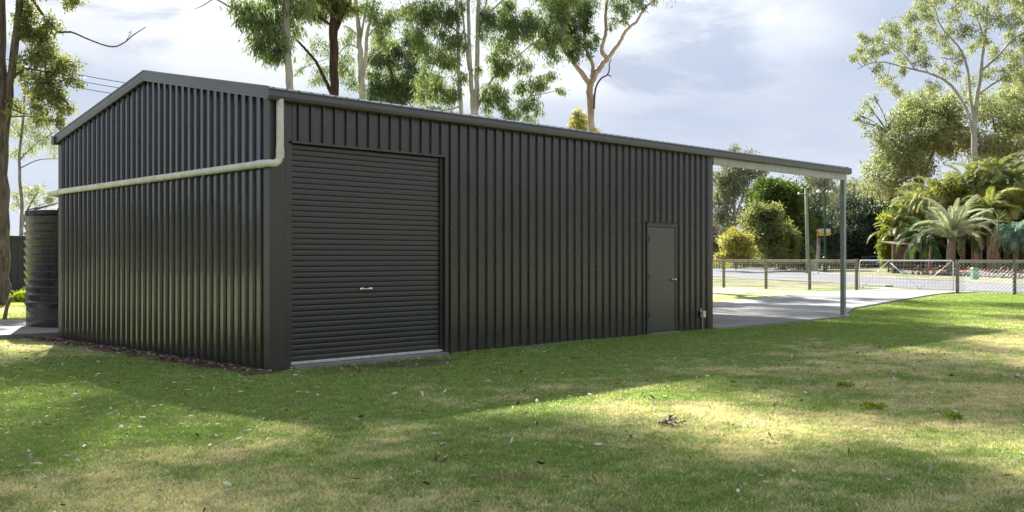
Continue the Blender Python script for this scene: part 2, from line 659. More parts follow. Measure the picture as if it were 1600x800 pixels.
# ------------------------------------------------------------------ ground, road, slabs
us = np.array([-900, -400, -150, -60, -25, -10, 0, 8, 15, 17, 18.5, 20, 21.5, 23, 24.5, 26, 27, 28, 30, 40, 70, 150, 400, 1000], float)
vs = np.array([-900, -400, -150, -60, -25, -10, 0, 7, 14, 30, 60, 150, 400, 1000], float)
V = [(u, v, float(gz(u))) for u in us for v in vs]
Fc = [(i * len(vs) + j, (i + 1) * len(vs) + j, (i + 1) * len(vs) + j + 1, i * len(vs) + j + 1)
      for i in range(len(us) - 1) for j in range(len(vs) - 1)]
ground_o = place('lawn_ground', mesh_np('lawn_ground', V, Fc, M['lawn'], True))
tag(ground_o, 'mown lawn ground, green and straw coloured', None, None, 'structure')

ZG = 0.17


def sheet(name, pix, mat, z, kind='structure'):
    pts = [ground(px, py, ZG) for px, py in pix]
    mb = MB()
    mb.add([(p[0], p[1], z) for p in pts], [tuple(range(len(pts)))])
    o = solo(name, mb, mat, (pts[0][0], pts[0][1], z))
    if o.data.polygons[0].normal.z < 0:
        o.data.flip_normals()
    return tag(o, None, None, None, kind)


near_edge = [(1112, 432), (1200, 437), (1310, 442.5), (1410, 449.5), (1500, 454), (1600, 457.5), (1800, 466)]
far_edge = [(1112, 419.5), (1165, 419.2), (1205, 420.2), (1235, 422.4), (1262, 426), (1310, 430), (1400, 436), (1500, 441), (1600, 446.5), (1800, 458)]
road_pix = [(900, 424)] + near_edge + far_edge[::-1] + [(900, 417)]
sheet('road', road_pix, M['road'], ZG + .008)


def ribbon(name, line, width, h, mat, kind='structure', away=1):
    P = np.array([ground(px, py, ZG)[:2] for px, py in line])
    T = np.gradient(P, axis=0); T /= np.linalg.norm(T, axis=1)[:, None]
    N = np.stack([-T[:, 1], T[:, 0]], 1) * width * away
    mb = MB()
    n = len(P)
    V = []
    for i in range(n):
        for (q, z) in ((P[i], ZG - .02), (P[i], ZG + h), (P[i] + N[i], ZG + h), (P[i] + N[i], ZG - .02)):
            V.append((q[0], q[1], z))
    Fq = []
    for i in range(n - 1):
        for k in range(3):
            Fq.append((i * 4 + k, i * 4 + k + 1, (i + 1) * 4 + k + 1, (i + 1) * 4 + k))
    mb.add(V, Fq)
    o = solo(name, mb, mat, (P[0][0], P[0][1], ZG))
    return tag(o, None, None, None, kind)


ribbon('kerb', far_edge, .45, .10, M['kerb'], away=1)
ribbon('kerb', [(1112, 432), (1200, 437), (1310, 442.5), (1395, 448)], .35, .06, M['kerb'], away=-1)

# carport slab and driveway: a few poured slabs with joints
drive = tag(place('driveway', None), 'pale concrete driveway from carport to gate', None, None, 'structure')
drive.location = (12, 3, .05)


def slab(poly, z0=None, top=.05):
    mb = MB()
    n = len(poly)
    # fine enough to follow the rise
    V = [(u, v, float(gz(u)) + top) for u, v in poly] + [(u, v, float(gz(u)) - .15) for u, v in poly]
    fc = [tuple(range(n))] + [(i, n + i, n + (i + 1) % n, (i + 1) % n) for i in range(n)]
    mb.add(V, fc)
    o = part(drive, 'concrete_slab', mb, M['concrete'])
    if o.data.polygons[0].normal.z < 0:
        o.data.flip_normals()


def edge_v(u):
    return float(np.interp(u, [15.9, 16.6, 19.0, 20.5, 29.3, 33, 37], [-.12, .35, 1.35, 1.55, 2.45, 1.6, 0.5]))


def back_v(u):
    return float(np.interp(u, [15.9, 19.2, 29.3, 33, 45], [7.1, 6.05, 5.78, 6.4, 8.8]))


slab([(10.12, -.12), (15.88, -.12), (15.88, 7.1), (10.12, 7.1)])
jn = [15.895, 17.0, 19.2, 21.6, 24.0, 26.4, 28.0, 29.3, 30.6]
for a, b in zip(jn[:-1], jn[1:]):
    a2, b2 = a + .009, b - .009
    slab([(a2, edge_v(a2)), (b2, edge_v(b2)), (b2, back_v(b2)), (a2, back_v(a2))], top=.05 if b < 30 else .035)
pad = MB()
pad.prism([(-1.25, 7.55, -.1), (3.6, 7.3, -.1), (3.6, 12.2, -.1), (-1.7, 11.6, -.1)], (0, 0, .19))
tag(solo('tank_pad', pad, M['concrete_old'], (1, 9, 0)), None, None, None, 'structure')

# ------------------------------------------------------------------ the shed
L, WD, EAVE, SL = 10.05, 6.97, 3.47, .19
END = 15.80
shed = thing('shed', 'long black corrugated steel shed with gable end, roller door and open carport', 'shed', (0, 0, 0))
mb = MB(); mb.box((.03, .03, 0), (L - .03, WD - .03, .05))
part(shed, 'floor_slab', mb, M['concrete_old'])

PIT = .19


def rib_profile(c):
    """(along, out) over one pitch centred on the rib"""
    h = .031
    return [(c - .095, 0), (c - .030, 0), (c - .017, h), (c + .017, h), (c + .030, 0), (c + .095, 0)]


# front wall
front = place('front_wall', None, shed); front.location = (0, 0, 0)
mb = MB()
mb.box((.05, .006, .03), (.28, .07, EAVE)); mb.box((.28, .006, 2.97), (2.99, .07, EAVE)); mb.box((2.99, .006, .03), (7.93, .07, EAVE))
mb.box((7.93, .006, 2.08), (8.88, .07, EAVE)); mb.box((8.88, .006, .03), (L - .06, .07, EAVE))
part(front, 'wall_backing', mb, M['flash'])


def panel_mesh(name, z0, z1):
    pr = rib_profile(0)
    A = [(a, -o, z0) for a, o in pr]; B = [(a, -o, z1) for a, o in pr]
    mb = MB(); mb.strip(A, B)
    return mesh_np(name, mb.v, mb.f, M['clad'])


pm_full = panel_mesh('wall_panel', .025, EAVE + .02)
pm_head = panel_mesh('wall_panel_head', 2.955, EAVE + .02)
pm_door = panel_mesh('wall_panel_over_door', 2.10, EAVE + .02)
for k in range(51):
    c = .425 + PIT * k
    me = pm_head if k < 14 else (pm_door if 40 <= k < 45 else pm_full)
    place('wall_panel', me, front, (c, 0, 0))
# gable wall
gab = place('gable_wall', None, shed); gab.location = (0, 0, 0)


def ztop(v):
    return EAVE + SL * min(v, WD - v)


for k in range(36):
    c = .215 + PIT * k
    pr = rib_profile(c)
    mb = MB(); mb.strip([(-o, a, .025) for a, o in pr][::-1], [(-o, a, ztop(min(max(a, 0), WD)) + .06) for a, o in pr][::-1])
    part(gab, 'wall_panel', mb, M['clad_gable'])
mb = MB()
mb.prism([(.006, .12, .03), (.006, WD - .01, .03), (.006, WD - .01, EAVE), (.006, WD / 2, EAVE + SL * WD / 2), (.006, .12, EAVE)], (.05, 0, 0))
part(gab, 'wall_backing', mb, M['flash'])
# back and far end walls
mb = MB()
mb.box((.06, WD - .06, .03), (L - .06, WD, EAVE))
for k in range(52):
    pr = rib_profile(.13 + PIT * k)
    mb.strip([(a, WD + .004 + o, .03) for a, o in pr][::-1], [(a, WD + .004 + o, EAVE) for a, o in pr][::-1])
part(shed, 'back_wall', mb, M['clad'])
mb = MB()
mb.prism([(L - .06, .08, .03), (L - .06, WD - .08, .03), (L - .06, WD - .08, EAVE), (L - .06, WD / 2, EAVE + SL * WD / 2), (L - .06, .08, EAVE)], (.055, 0, 0))
part(shed, 'end_wall', mb, M['clad'])
# corner flashings: folded L shapes with stiffening lips
mb = MB()
mb.prism([(-.034, -.034, .02), (.205, -.034, .02), (.212, -.026, .02), (.205, -.029, .02), (-.029, -.029, .02), (-.029, .10, .02), (-.034, .105, .02)], (0, 0, EAVE))
part(shed, 'corner_flashing', mb, M['flash'])
mb = MB()
mb.prism([(.205, -.036, .02), (.24, -.036, .02), (.252, -.012, .02), (.30, -.012, .02), (.30, -.004, .02), (.205, -.004, .02)], (0, 0, 2.93))
part(shed, 'door_jamb_flashing', mb, M['flash'])
mb = MB()
mb.prism([(L - .10, -.034, .02), (L + .034, -.034, .02), (L + .034, .12, .02), (L + .028, .12, .02), (L + .028, -.028, .02), (L - .10, -.028, .02)], (0, 0, EAVE))
part(shed, 'corner_flashing', mb, M['flash'])
mb = MB()
mb.prism([(-.034, WD + .034, .02), (-.034, WD - .1, .02), (-.028, WD - .1, .02), (-.028, WD + .028, .02), (.1, WD + .028, .02), (.1, WD + .034, .02)][::-1], (0, 0, EAVE))
part(shed, 'corner_flashing', mb, M['flash'])

# roller door
rd = place('roller_door', None, shed); rd.location = (0, 0, 0)
mb = MB()
mb.box((.285, .08, 2.955), (2.985, .30, 3.40))
part(rd, 'drum_housing', mb, M['rubber'])
mb = MB()
mb.prism([(.30, -.012, 2.955), (.30, -.030, 2.955), (.30, -.030, 2.985), (.30, -.004, 2.985)], (2.70, 0, 0))
part(rd, 'head_flashing', mb, M['flash'])
mb = MB()
mb.box((2.955, -.03, .03), (2.99, .075, 2.95)); mb.box((2.90, .02, .03), (2.953, .07, 2.95))
part(rd, 'side_track', mb, M['flash'])
mb = MB()
mb.box((.285, -.002, .03), (.302, .075, 2.95)); mb.box((.304, .03, .03), (.34, .07, 2.95))
part(rd, 'side_track', mb, M['flash'])
NS, SH = 39, .07355
prof = []
for t in (0, .03, .07, .13, .22, .5, .78, .87, .93, .97, 1):
    z = t * SH
    # flat face with a rolled groove between slats
    o = .009 * (1 - (abs(t - .5) * 2) ** 6)
    prof.append((o, z))
mb = MB()
mb.strip([(0, .055 - o, z) for o, z in prof][::-1], [(2.60, .055 - o, z) for o, z in prof][::-1])
slm = mesh_np('slat', mb.v, mb.f, M['slat'], True)
for k in range(NS):
    place('slat', slm, rd, (.31, 0, .085 + k * SH))
mb = MB(); mb.box((.31, .018, .052), (2.945, .062, .088), .004)
part(rd, 'bottom_rail', mb, M['rail'])
mb = MB()
mb.box((1.43, .018, 1.008), (1.495, .041, 1.042), .006); mb.box((1.575, .018, 1.008), (1.64, .041, 1.042), .006)
mb.tube([(1.46, .02, 1.025), (1.47, .006, 1.02), (1.60, .006, 1.02), (1.61, .02, 1.025)], .007, 6)
part(rd, 'lift_handle', mb, M['chrome'])
mb = MB(); mb.box((.30, -.10, -.05), (2.97, .16, .046), .006)
part(shed, 'door_sill', mb, M['concrete_old'])

# side door
pd = place('side_door', None, shed); pd.location = (0, 0, 0)
mb = MB()
mb.box((7.93, -.022, .03), (7.985, .06, 2.10)); mb.box((8.825, -.022, .03), (8.882, .06, 2.10)); mb.box((7.985, -.022, 2.035), (8.825, .06, 2.10))
part(pd, 'door_frame', mb, M['flash'])
mb = MB(); mb.prism([(7.90, -.004, 2.125), (7.90, -.045, 2.095), (7.90, -.045, 2.085), (7.90, -.022, 2.085), (7.90, -.004, 2.10)], (1.02, 0, 0))
part(pd, 'head_flashing', mb, M['flash'])
mb = MB(); mb.box((7.994, -.012, .057), (8.816, .024, 2.026), .003)
part(pd, 'door_leaf', mb, M['door'])
for z in (.35, 1.05, 1.75):
    mb = MB(); mb.tube([(7.987, -.026, z), (7.987, -.026, z + .10)], .009, 8)
    part(pd, 'hinge', mb, M['deadbark'])
mb = MB()
kp = [(0, 0), (.030, 0), (.030, .006), (.014, .012), (.012, .032), (.024, .042), (.029, .056), (.024, .070), (.0, .074)]
n = 20
Vk = [(8.755 + r * math.cos(2 * math.pi * k / n), -.016 - o, 1.03 + r * math.sin(2 * math.pi * k / n)) for r, o in kp for k in range(n)]
mb.add(Vk, [(i * n + k, i * n + (k + 1) % n, (i + 1) * n + (k + 1) % n, (i + 1) * n + k) for i in range(len(kp) - 1) for k in range(n)])
o = part(pd, 'door_knob', mb, M['chrome'], True)
mb = MB(); mb.box((7.94, -.10, -.03), (8.87, .02, .05), .006)
part(pd, 'door_step', mb, M['concrete_old'])

# roof
def roof(mb, side):
    pts = []
    u = -.07
    prof = []
    while u < END + .05:
        prof += [(u, 0), (u + .055, 0), (u + .072, .028), (u + .098, .028), (u + .115, 0)]
        u += PIT
    e0, e1 = (-.06, WD / 2) if side == 0 else (WD + .06, WD / 2)
    def zz(v): return EAVE + .158 + SL * (v if side == 0 else WD - v)
    A = [(a, e0, zz(e0) + o) for a, o in prof]; B = [(a, e1, zz(e1) + o) for a, o in prof]
    if side: A, B = B, A
    mb.strip(A, B)


for s in (0, 1):
    mb = MB(); roof(mb, s)
    o = part(shed, 'roof_sheet', mb, M['roof'])
    md = o.modifiers.new('thickness', 'SOLIDIFY'); md.thickness = .004; md.offset = -1
zr = EAVE + .158 + SL * WD / 2
mb = MB()
mb.prism([(-.06, WD / 2 - .16, zr + .005), (-.06, WD / 2, zr + .036), (-.06, WD / 2 + .16, zr + .005), (-.06, WD / 2 + .16, zr + .0), (-.06, WD / 2, zr + .03), (-.06, WD / 2 - .16, zr + .0)][::-1], (END + .12, 0, 0))
part(shed, 'ridge_cap', mb, M['barge'])


def barge(u0, u1, mat, nm='barge_flashing'):
    for s in (0, 1):
        def P(v, dz): 
            vv = v if s == 0 else WD - v
            return (u0, vv, EAVE + SL * v + dz)
        mb = MB()
        poly = [P(-.07, .03), P(-.07, .185), P(WD / 2, .185), P(WD / 2, .03)]
        mb.prism(poly, (u1 - u0, 0, 0))
        # rolled edges top and bottom
        q0, q1 = np.array(P(-.07, .18)), np.array(P(WD / 2, .18))
        x = u0 if u0 < 5 else u1
        mb.tube([(x, q0[1], q0[2]), (x, q1[1], q1[2])], .012, 6)
        mb.tube([(x, q0[1], q0[2] - .10), (x, q1[1], q1[2] - .10)], .006, 6)
        mb.tube([(x, q0[1], q0[2] - .145), (x, q1[1], q1[2] - .145)], .010, 6)
        part(shed, nm, mb, mat)


barge(-.085, -.045, M['barge'])
barge(END + .06, END + .10, M['gutter'])
# gutters
for s in (0, 1):
    gp = [(.0, .14), (-.004, .145), (-.10, .145), (-.115, .138), (-.115, .12), (-.108, .113), (-.118, .05), (-.105, .012), (-.09, .0), (.0, .0)]
    inn = [(-.008, .012), (-.086, .012), (-.10, .05), (-.098, .12), (-.10, .15), (-.008, .15)]
    mb = MB()
    prof = [(-.03 + a, EAVE + b) for a, b in gp]
    if s: prof = [(WD - a, b) for a, b in prof]
    mb.prism([(-.105, a, b) for a, b in prof], (END + .20, 0, 0))
    o = part(shed, 'gutter', mb, M['gutter'])
    pr2 = [(-.03 + a * 1.04 - .001, EAVE - .003 + b * 1.035) for a, b in gp]
    if s: pr2 = [(WD - a, b) for a, b in pr2]
    for u0, w_, m_ in ((-.118, .028, M['barge'] if s == 0 else M['gutter']), (END + .09, .02, M['gutter'])):
        mb = MB(); mb.prism([(u0, a, b) for a, b in pr2], (w_, 0, 0))
        part(shed, 'gutter_end_cap', mb, m_)
# carport frame
mb = MB()
def cee(mb, u0, u1, v, z0, z1, d=.06, t=.004):
    mb.prism([(u0, v, z0), (u0, v, z1), (u0, v + d, z1), (u0, v + d, z1 - .016), (u0, v + d - t, z1 - .016), (u0, v + d - t, z1 - t), (u0, v + t, z1 - t), (u0, v + t, z0 + t), (u0, v + d - t, z0 + t), (u0, v + d - t, z0 + .016), (u0, v + d, z0 + .016), (u0, v + d, z0)], (u1 - u0, 0, 0))
cee(mb, L + .04, END + .05, -.045, 3.325, 3.465)
part(shed, 'eave_beam', mb, M['purlin'])
mb = MB(); cee(mb, L + .04, END + .05, WD - .02, 3.325, 3.465)
part(shed, 'eave_beam', mb, M['purlin'])
for v in (1.2, 2.35, 3.45, 4.6, 5.75):
    mb = MB(); zt = EAVE + .115 + SL * min(v, WD - v) - .01; cee(mb, L + .02, END + .05, v, zt - .10, zt)
    part(shed, 'purlin', mb, M['galv'])
for uu in (END - .06,):
    mb = MB()
    mb.prism([(uu, .05, 3.33), (uu, WD / 2, 3.33 + SL * WD / 2), (uu, WD - .05, 3.33), (uu, WD - .05, 3.46), (uu, WD / 2, 3.46 + SL * WD / 2), (uu, .05, 3.46)][::-1], (.06, 0, 0))
    part(shed, 'rafter', mb, M['gutter'])
for v in (-.035, WD - .065):
    mb = MB()
    x0, x1 = END - .055, END + .045
    t = .012
    mb.box((x0, v, .05), (x1, v + .10, 3.33), .004)
    p_ = part(shed, 'carport_post', mb, M['postg'])
    mb = MB(); mb.box((x0 - .05, v - .05, .048), (x1 + .05, v + .15, .060))
    part(shed, 'post_base_plate', mb, M['galv'])

# downpipe
dp = thing('rainwater_pipe', 'stained white plastic rainwater pipe running along the gable to the tank', 'pipe', (-.1, -.09, 2.6))
zc = 2.66
pts = [(.085, -.095, 3.49), (.085, -.095, 2.80)]
arc1 = [(.085 - .10 * (1 - math.cos(a)), -.095, 2.78 - .12 * math.sin(a)) for a in np.linspace(0, math.pi / 2, 7)]
arc2 = [(-.03 - .055 * math.sin(a), -.095 + .10 * (1 - math.cos(a)), zc) for a in np.linspace(0, math.pi / 2, 7)]
line = pts + arc1 + arc2
line += [(-.085, .1 + (7.28 - .1) * t, zc - .045 * t) for t in np.linspace(0, 1, 14)]
mb = MB(); mb.tube(line, .048, 16)
o = part(dp, 'pipe_run', mb, M['pvc'], True)
mb = MB()
mb.tube([(-.083, .04, zc), (-.085, .16, zc)], .054, 16)
part(dp, 'elbow_socket', mb, M['pvc'], False)
mb = MB(); mb.tube([(.085, -.095, 2.74), (.085, -.095, 2.86)], .054, 16)
part(dp, 'elbow_socket', mb, M['pvc'], False)
for v in (1.7, 3.4, 5.1, 6.8):
    mb = MB(); zz = zc - .045 * v / 7.2
    mb.tube([(-.087, v - .012, zz), (-.087, v + .012, zz)], .0515, 16); mb.box((-.04, v - .012, zz - .06), (-.029, v + .012, zz + .06))
    part(dp, 'pipe_clip', mb, M['pvc'])

# garden tap
tap = thing('garden_tap', 'small pale tap box on a thin standpipe by the far shed corner', 'tap', (9.68, -.06, 0))
mb = MB(); mb.tube([(9.68, -.06, -.05), (9.68, -.06, .30)], .011, 8)
part(tap, 'standpipe', mb, M['galv'])
mb = MB(); mb.box((9.65, -.10, .27), (9.74, -.035, .40), .006)
part(tap, 'box', mb, M['grime_white'])
mb = MB(); mb.tube(smooth_line([(9.66, -.07, .33), (9.60, -.10, .35), (9.55, -.11, .40), (9.53, -.12, .41)], 4), [.012] * 13, 8)
mb.tube([(9.56, -.11, .39), (9.56, -.11, .44)], .01, 8); mb.tube([(9.53, -.11, .445), (9.59, -.11, .445)], .008, 6)
part(tap, 'spout', mb, M['galv'])
mb = MB(); mb.tube(smooth_line([(4.35, -.16, .015), (4.7, -.10, .02), (5.3, -.075, .03), (5.9, -.075, .035), (6.5, -.09, .02), (6.9, -.14, .012)], 6), .011, 8)
tag(solo('garden_hose', mb, M['hose'], (5.6, -.1, 0), True), 'short length of thin teal hose lying against the base of the shed wall', 'hose')

# ------------------------------------------------------------------ rainwater tank
tc = (1.50, 9.40, .09)
TR = 1.20
tank = thing('water_tank', 'black ribbed plastic rainwater tank on a slab behind the shed corner', 'tank', tc)
prof = [(TR * .99, 0), (TR, .02), (TR, .34)]
NB, Z1, Z2 = 12, .36, 2.20
ph = (Z2 - Z1) / NB
for k in range(NB):
    z = Z1 + k * ph
    for t, o in ((.0, 0), (.20, .012), (.45, .030), (.66, .046), (.74, .050), (.80, .046), (.95, .004)):
        prof.append((TR + o - .008, z + t * ph))
prof += [(TR - .005, Z2), (TR + .012, Z2 + .015), (TR + .012, Z2 + .075), (TR - .01, Z2 + .085)]
mb = MB(); mb.lathe(prof, tc, 72, False)
o = part(tank, 'tank_wall', mb, M['tank']); autosmooth(o, 40)
prof = [(TR + .02, Z2 + .07), (TR + .02, Z2 + .095), (TR - .06, Z2 + .115), (TR * .55, Z2 + .26), (.26, Z2 + .34), (.26, Z2 + .385), (.05, Z2 + .395)]
mb = MB(); mb.lathe(prof, tc, 72)
o = part(tank, 'tank_roof', mb, M['tank']); autosmooth(o, 40)
for k in range(12):
    a = 2 * math.pi * (k + .3) / 12
    mb = MB()
    r0, r1 = TR - .02, .30
    mb.tube([(tc[0] + r0 * math.cos(a), tc[1] + r0 * math.sin(a), tc[2] + Z2 + .108), (tc[0] + r1 * math.cos(a), tc[1] + r1 * math.sin(a), tc[2] + Z2 + .335)], .03, 6)
    part(tank, 'roof_rib', mb, M['tank'])
mb = MB()
mb.tube(smooth_line([(-.085, 7.28, 2.615), (.1, 7.6, 2.62), (.6, 8.3, 2.62), (.9, 8.7, 2.60)], 5), .048, 14)
part(dp, 'tank_inlet', mb, M['pvc'], True)

# dark sheet fence beyond the tank
fp0, fp1 = W(-60, 402, 33.0), W(160, 402, 37.0)
sf = thing('sheet_fence', 'tall dark sheet steel fence behind the tank', 'fence', (fp0[0], fp0[1], 0))
dv = fp1[:2] - fp0[:2]; ln = np.linalg.norm(dv); dv /= ln; nv = np.array([dv[1], -dv[0]])
nb = int(ln / .78)
FH = 2.2
for k in range(nb + 1):
    q = fp0[:2] + dv * k * .78
    if k < nb:
        mb = MB(); A = []; B = []
        for j in range(13):
            t = k * .78 + .03 + (.72) * j / 12
            off = (0, .03, .03, 0)[j % 4] 
            r = fp0[:2] + dv * t + nv * off
            A.append((r[0], r[1], .02)); B.append((r[0], r[1], FH - .03))
        mb.strip(A, B)
        part(sf, 'fence_sheet', mb, M['fencesteel'])
    mb = MB(); c2 = q + nv * .05
    mb.prism([(*(q - dv * .03 - nv * .02), 0), (*(q + dv * .03 - nv * .02), 0), (*(q + dv * .03 + nv * .05), 0), (*(q - dv * .03 + nv * .05), 0)], (0, 0, FH))
    part(sf, 'fence_post', mb, M['fencesteel'])
mb = MB()
e = fp0[:2] + dv * nb * .78
mb.prism([(*(fp0[:2] - nv * .03), FH - .05), (*(fp0[:2] + nv * .06), FH - .05), (*(fp0[:2] + nv * .06), FH + .01), (*(fp0[:2] - nv * .03), FH + .01)], (*(e - fp0[:2]), 0))
part(sf, 'top_rail', mb, M['fencesteel'])

# ------------------------------------------------------------------ street fence and gate (on the line u = UF)
UF = 29.3


def vfence(px):
    k = (px - 800) / F
    # X/Z = k on the line u = UF
    du = UF - CU
    # u - CU = X c + Z s = Z (k c + s)
    Z = du / (k * CS + SN)
    return CV - k * Z * SN + Z * CS


FTOP = 1.37
posts = [vfence(p) for p in (1131, 1197, 1265, 1338.5)]
postsr = [vfence(p) for p in (1496, 1585)]
left_posts = [posts[0] + 2 * (posts[0] - posts[1]), posts[0] + (posts[0] - posts[1])] + posts
right_posts = postsr + [postsr[1] - 2.1, postsr[1] - 4.2]


def post_fence(name, label, vs_, chain):
    f = thing(name, label, 'fence', (UF, (vs_[0] + vs_[-1]) / 2, ZG))
    for i, v in enumerate(vs_):
        mb = MB()
        tall = FTOP + (.03 if not chain else .0)
        mb.tube([(UF, v, ZG - .2), (UF, v, tall)], .062, 10)
        part(f, 'post', mb, M['timber'], False)
    vs2 = sorted(vs_)
    for a, b in zip(vs2[:-1], vs2[1:]):
        mb = MB(); mb.box((UF - .05, a + .003, FTOP - .115), (UF + .045, b - .003, FTOP - .005), .008)
        part(f, 'top_rail', mb, M['rail_timber'])
    mb = MB(); x = UF - .066; r = .0042
    lo, hi = vs2[0], vs2[-1]
    if not chain:
        v = lo + .05
        while v < hi:
            mb.tube([(x, v, ZG + .03), (x, v, FTOP - .06)], r, 3, False); v += .10
        for z in np.arange(ZG + .05, FTOP - .05, .14):
            mb.tube([(x - .004, lo, z), (x - .004, hi, z)], r, 3, False)
    else:
        zz = [ZG + .04, FTOP - .06]; hgt = zz[1] - zz[0]
        v = lo - hgt
        while v < hi:
            for sgn in (1, -1):
                a, b = (v, v + hgt) if sgn > 0 else (v + hgt, v)
                z0, z1 = zz
                # clip to the fence ends
                t0, t1 = 0.0, 1.0
                for lim in (lo, hi):
                    if (a - lim) * (b - lim) < 0:
                        t = (lim - a) / (b - a)
                        inside = lo <= a <= hi
                        if inside: t1 = min(t1, t)
                        else: t0 = max(t0, t)
                if not (lo <= a + (b - a) * (t0 + t1) / 2 <= hi): continue
                mb.tube([(x - .003 * sgn, a + (b - a) * t0, z0 + hgt * t0), (x - .003 * sgn, a + (b - a) * t1, z0 + hgt * t1)], .0048, 3, False)
            v += .13
    o = part(f, 'wire_mesh', mb, M['wire']); o['kind'] = 'stuff'
    return f


post_fence('post_and_rail_fence', 'timber post and rail fence with fine wire beyond the carport', left_posts, False)
post_fence('post_and_rail_fence', 'timber post and rail fence with diamond chain wire right of the gate', right_posts, True)

g0, g1 = vfence(1343), vfence(1489.5)
GZ0, GZ1 = ZG + .10, ZG + 1.17
gate = thing('farm_gate', 'white galvanised tube farm gate with diagonal braces across the driveway', 'gate', (UF, (g0 + g1) / 2, ZG))
rc = .09
sg = 1 if g1 > g0 else -1
fr = []
for (a, b, sa) in ((g0 + sg * rc, GZ1 - rc, 1), (g1 - sg * rc, GZ1 - rc, 0)):
    for t in np.linspace(0, math.pi / 2, 6):
        if sa: fr.append((UF, a - sg * rc * math.cos(t), b + rc * math.sin(t)))
        else: fr.append((UF, a + sg * rc * math.sin(t), b + rc * math.cos(t)))
fr = [(UF, g0, GZ0)] + fr + [(UF, g1, GZ0)]
mb = MB(); mb.tube(fr, .021, 10)
part(gate, 'gate_frame', mb, M['gatewhite'], True)
mb = MB(); mb.tube([(UF, g0 + sg * .02, GZ0 + .02), (UF, g1 - sg * .02, GZ0 + .02)], .015, 8)
part(gate, 'bottom_tube', mb, M['gatewhite'], True)
vb = [vfence(p) for p in (1347, 1388, 1436, 1486)]
for i, (a, b) in enumerate(zip(vb[:-1], vb[1:])):
    z0, z1 = (GZ0 + .04, GZ1 - .03) if i % 2 == 0 else (GZ1 - .03, GZ0 + .04)
    mb = MB(); mb.tube([(UF + .012 * (i % 2), a, z0), (UF + .012 * (i % 2), b, z1)], .017, 8)
    part(gate, 'brace', mb, M['gatewhite'], True)
mb = MB(); lo, hi = min(g0, g1), max(g0, g1)
for v in np.arange(lo + .1, hi - .05, .13): mb.tube([(UF - .024, v, GZ0 + .02), (UF - .024, v, GZ1)], .004, 3, False)
for z in np.arange(GZ0 + .12, GZ1, .13): mb.tube([(UF - .03, lo + .02, z), (UF - .03, hi - .02, z)], .004, 3, False)
o = part(gate, 'wire_mesh', mb, M['wire']); o['kind'] = 'stuff'
mb = MB(); mb.box((UF - .02, min(g1, postsr[0]) , 1.02), (UF + .02, max(g1, postsr[0]), 1.06)); 
part(gate, 'hinge', mb, M['galv'])

# ------------------------------------------------------------------ street furniture
def at(px, py_base, dz=0):
    return ground(px, py_base, ZG)


p = at(1262, 427)
t = thing('lamp_pole', 'tall pale green timber street pole with a small lamp arm at the top', 'street lamp', p)
Zp = (EYE - ZG) * F / (427 - CY)
def hz(py, Z): return EYE - (py - CY) / F * Z
mb = MB(); mb.tube([(p[0], p[1], ZG - .3), (p[0] - .02, p[1] + .02, 3), (*W(1259.2, 294, Zp)[:2], hz(294, Zp))], [.16, .14, .11], 12)
part(t, 'pole', mb, M['polewood'], True)
a = W(1259.5, 303, Zp); b = W(1250, 302.5, Zp); c = W(1268, 302, Zp)
mb = MB(); mb.tube([a, b], .03, 6); mb.tube([a, c], .025, 6)
part(t, 'lamp_arm', mb, M['galv'])
b2 = W(1246.5, 303, Zp)
mb = MB(); mb.tube([b, (b + b2) / 2 + (0, 0, .03), b2], [.05, .11, .05], 8)
part(t, 'lamp_head', mb, M['grime_white'], True)

p = at(1289, 425.5); Zp = (EYE - ZG) * F / (425.5 - CY)
t = thing('lamp_post', 'dark green street lamp post with a thick base and twin lamp heads', 'street lamp', p)
mb = MB()
zt = hz(308, Zp)
mb.tube([(p[0], p[1], ZG - .1), (p[0], p[1], ZG + 1.25), (p[0], p[1], ZG + 1.35), (p[0], p[1], zt)], [.17, .17, .095, .075], 14)
part(t, 'column', mb, M['lampgreen'])
mb = MB(); mb.tube([(p[0], p[1], ZG), (p[0], p[1], ZG + .05)], .26, 14)
part(t, 'base_plate', mb, M['lampgreen'])
for dx_ in (-.52, .55):
    q = W(1289, 300, Zp) + np.array([CS, -SN, 0]) * dx_
    top = np.array([p[0], p[1], zt])
    mb = MB(); mb.tube(smooth_line([top, top + (0, 0, .25), (top + q) / 2 + (0, 0, .38), q + (0, 0, .1)], 4), .035, 6)
    part(t, 'lamp_arm', mb, M['lampgreen'], True)
    mb = MB(); mb.lathe([(.06, .16), (.10, .12), (.22, .02), (.22, -.02), (.16, -.07), (.05, -.1)], q, 14)
    part(t, 'lamp_head', mb, M['grime_white'], True)

p = at(1277, 422); Zp = (EYE - ZG) * F / (422 - CY)
t = thing('roadside_sign', 'yellow and white roadside banner sign on a slim post', 'sign', p)
mb = MB(); mb.tube([(p[0], p[1], ZG - .1), (p[0], p[1], hz(357, Zp))], .05, 8)
part(t, 'post', mb, M['galv'])
ex = np.array([CS, -SN, 0])


def board(x0, x1, y0, y1, mat, nm, off):
    A = W(x0, y1, Zp); B = W(x1, y1, Zp); C_ = W(x1, y0, Zp); D = W(x0, y0, Zp)
    fw = np.array([SN, CS, 0])
    mb = MB(); mb.prism([A - fw * off, B - fw * off, C_ - fw * off, D - fw * off], fw * .02)
    return part(t, nm, mb, mat)


board(1275.4, 1297, 357.5, 368, M['signwhite'], 'sign_board', .07)
board(1279, 1297, 363.2, 367.2, M['signyellow'], 'yellow_stripe', .074)
board(1275.6, 1279.0, 361, 367.8, M['signorange'], 'orange_corner', .078)
board(1294.2, 1297, 366.2, 367.9, M['signorange'], 'orange_corner', .078)

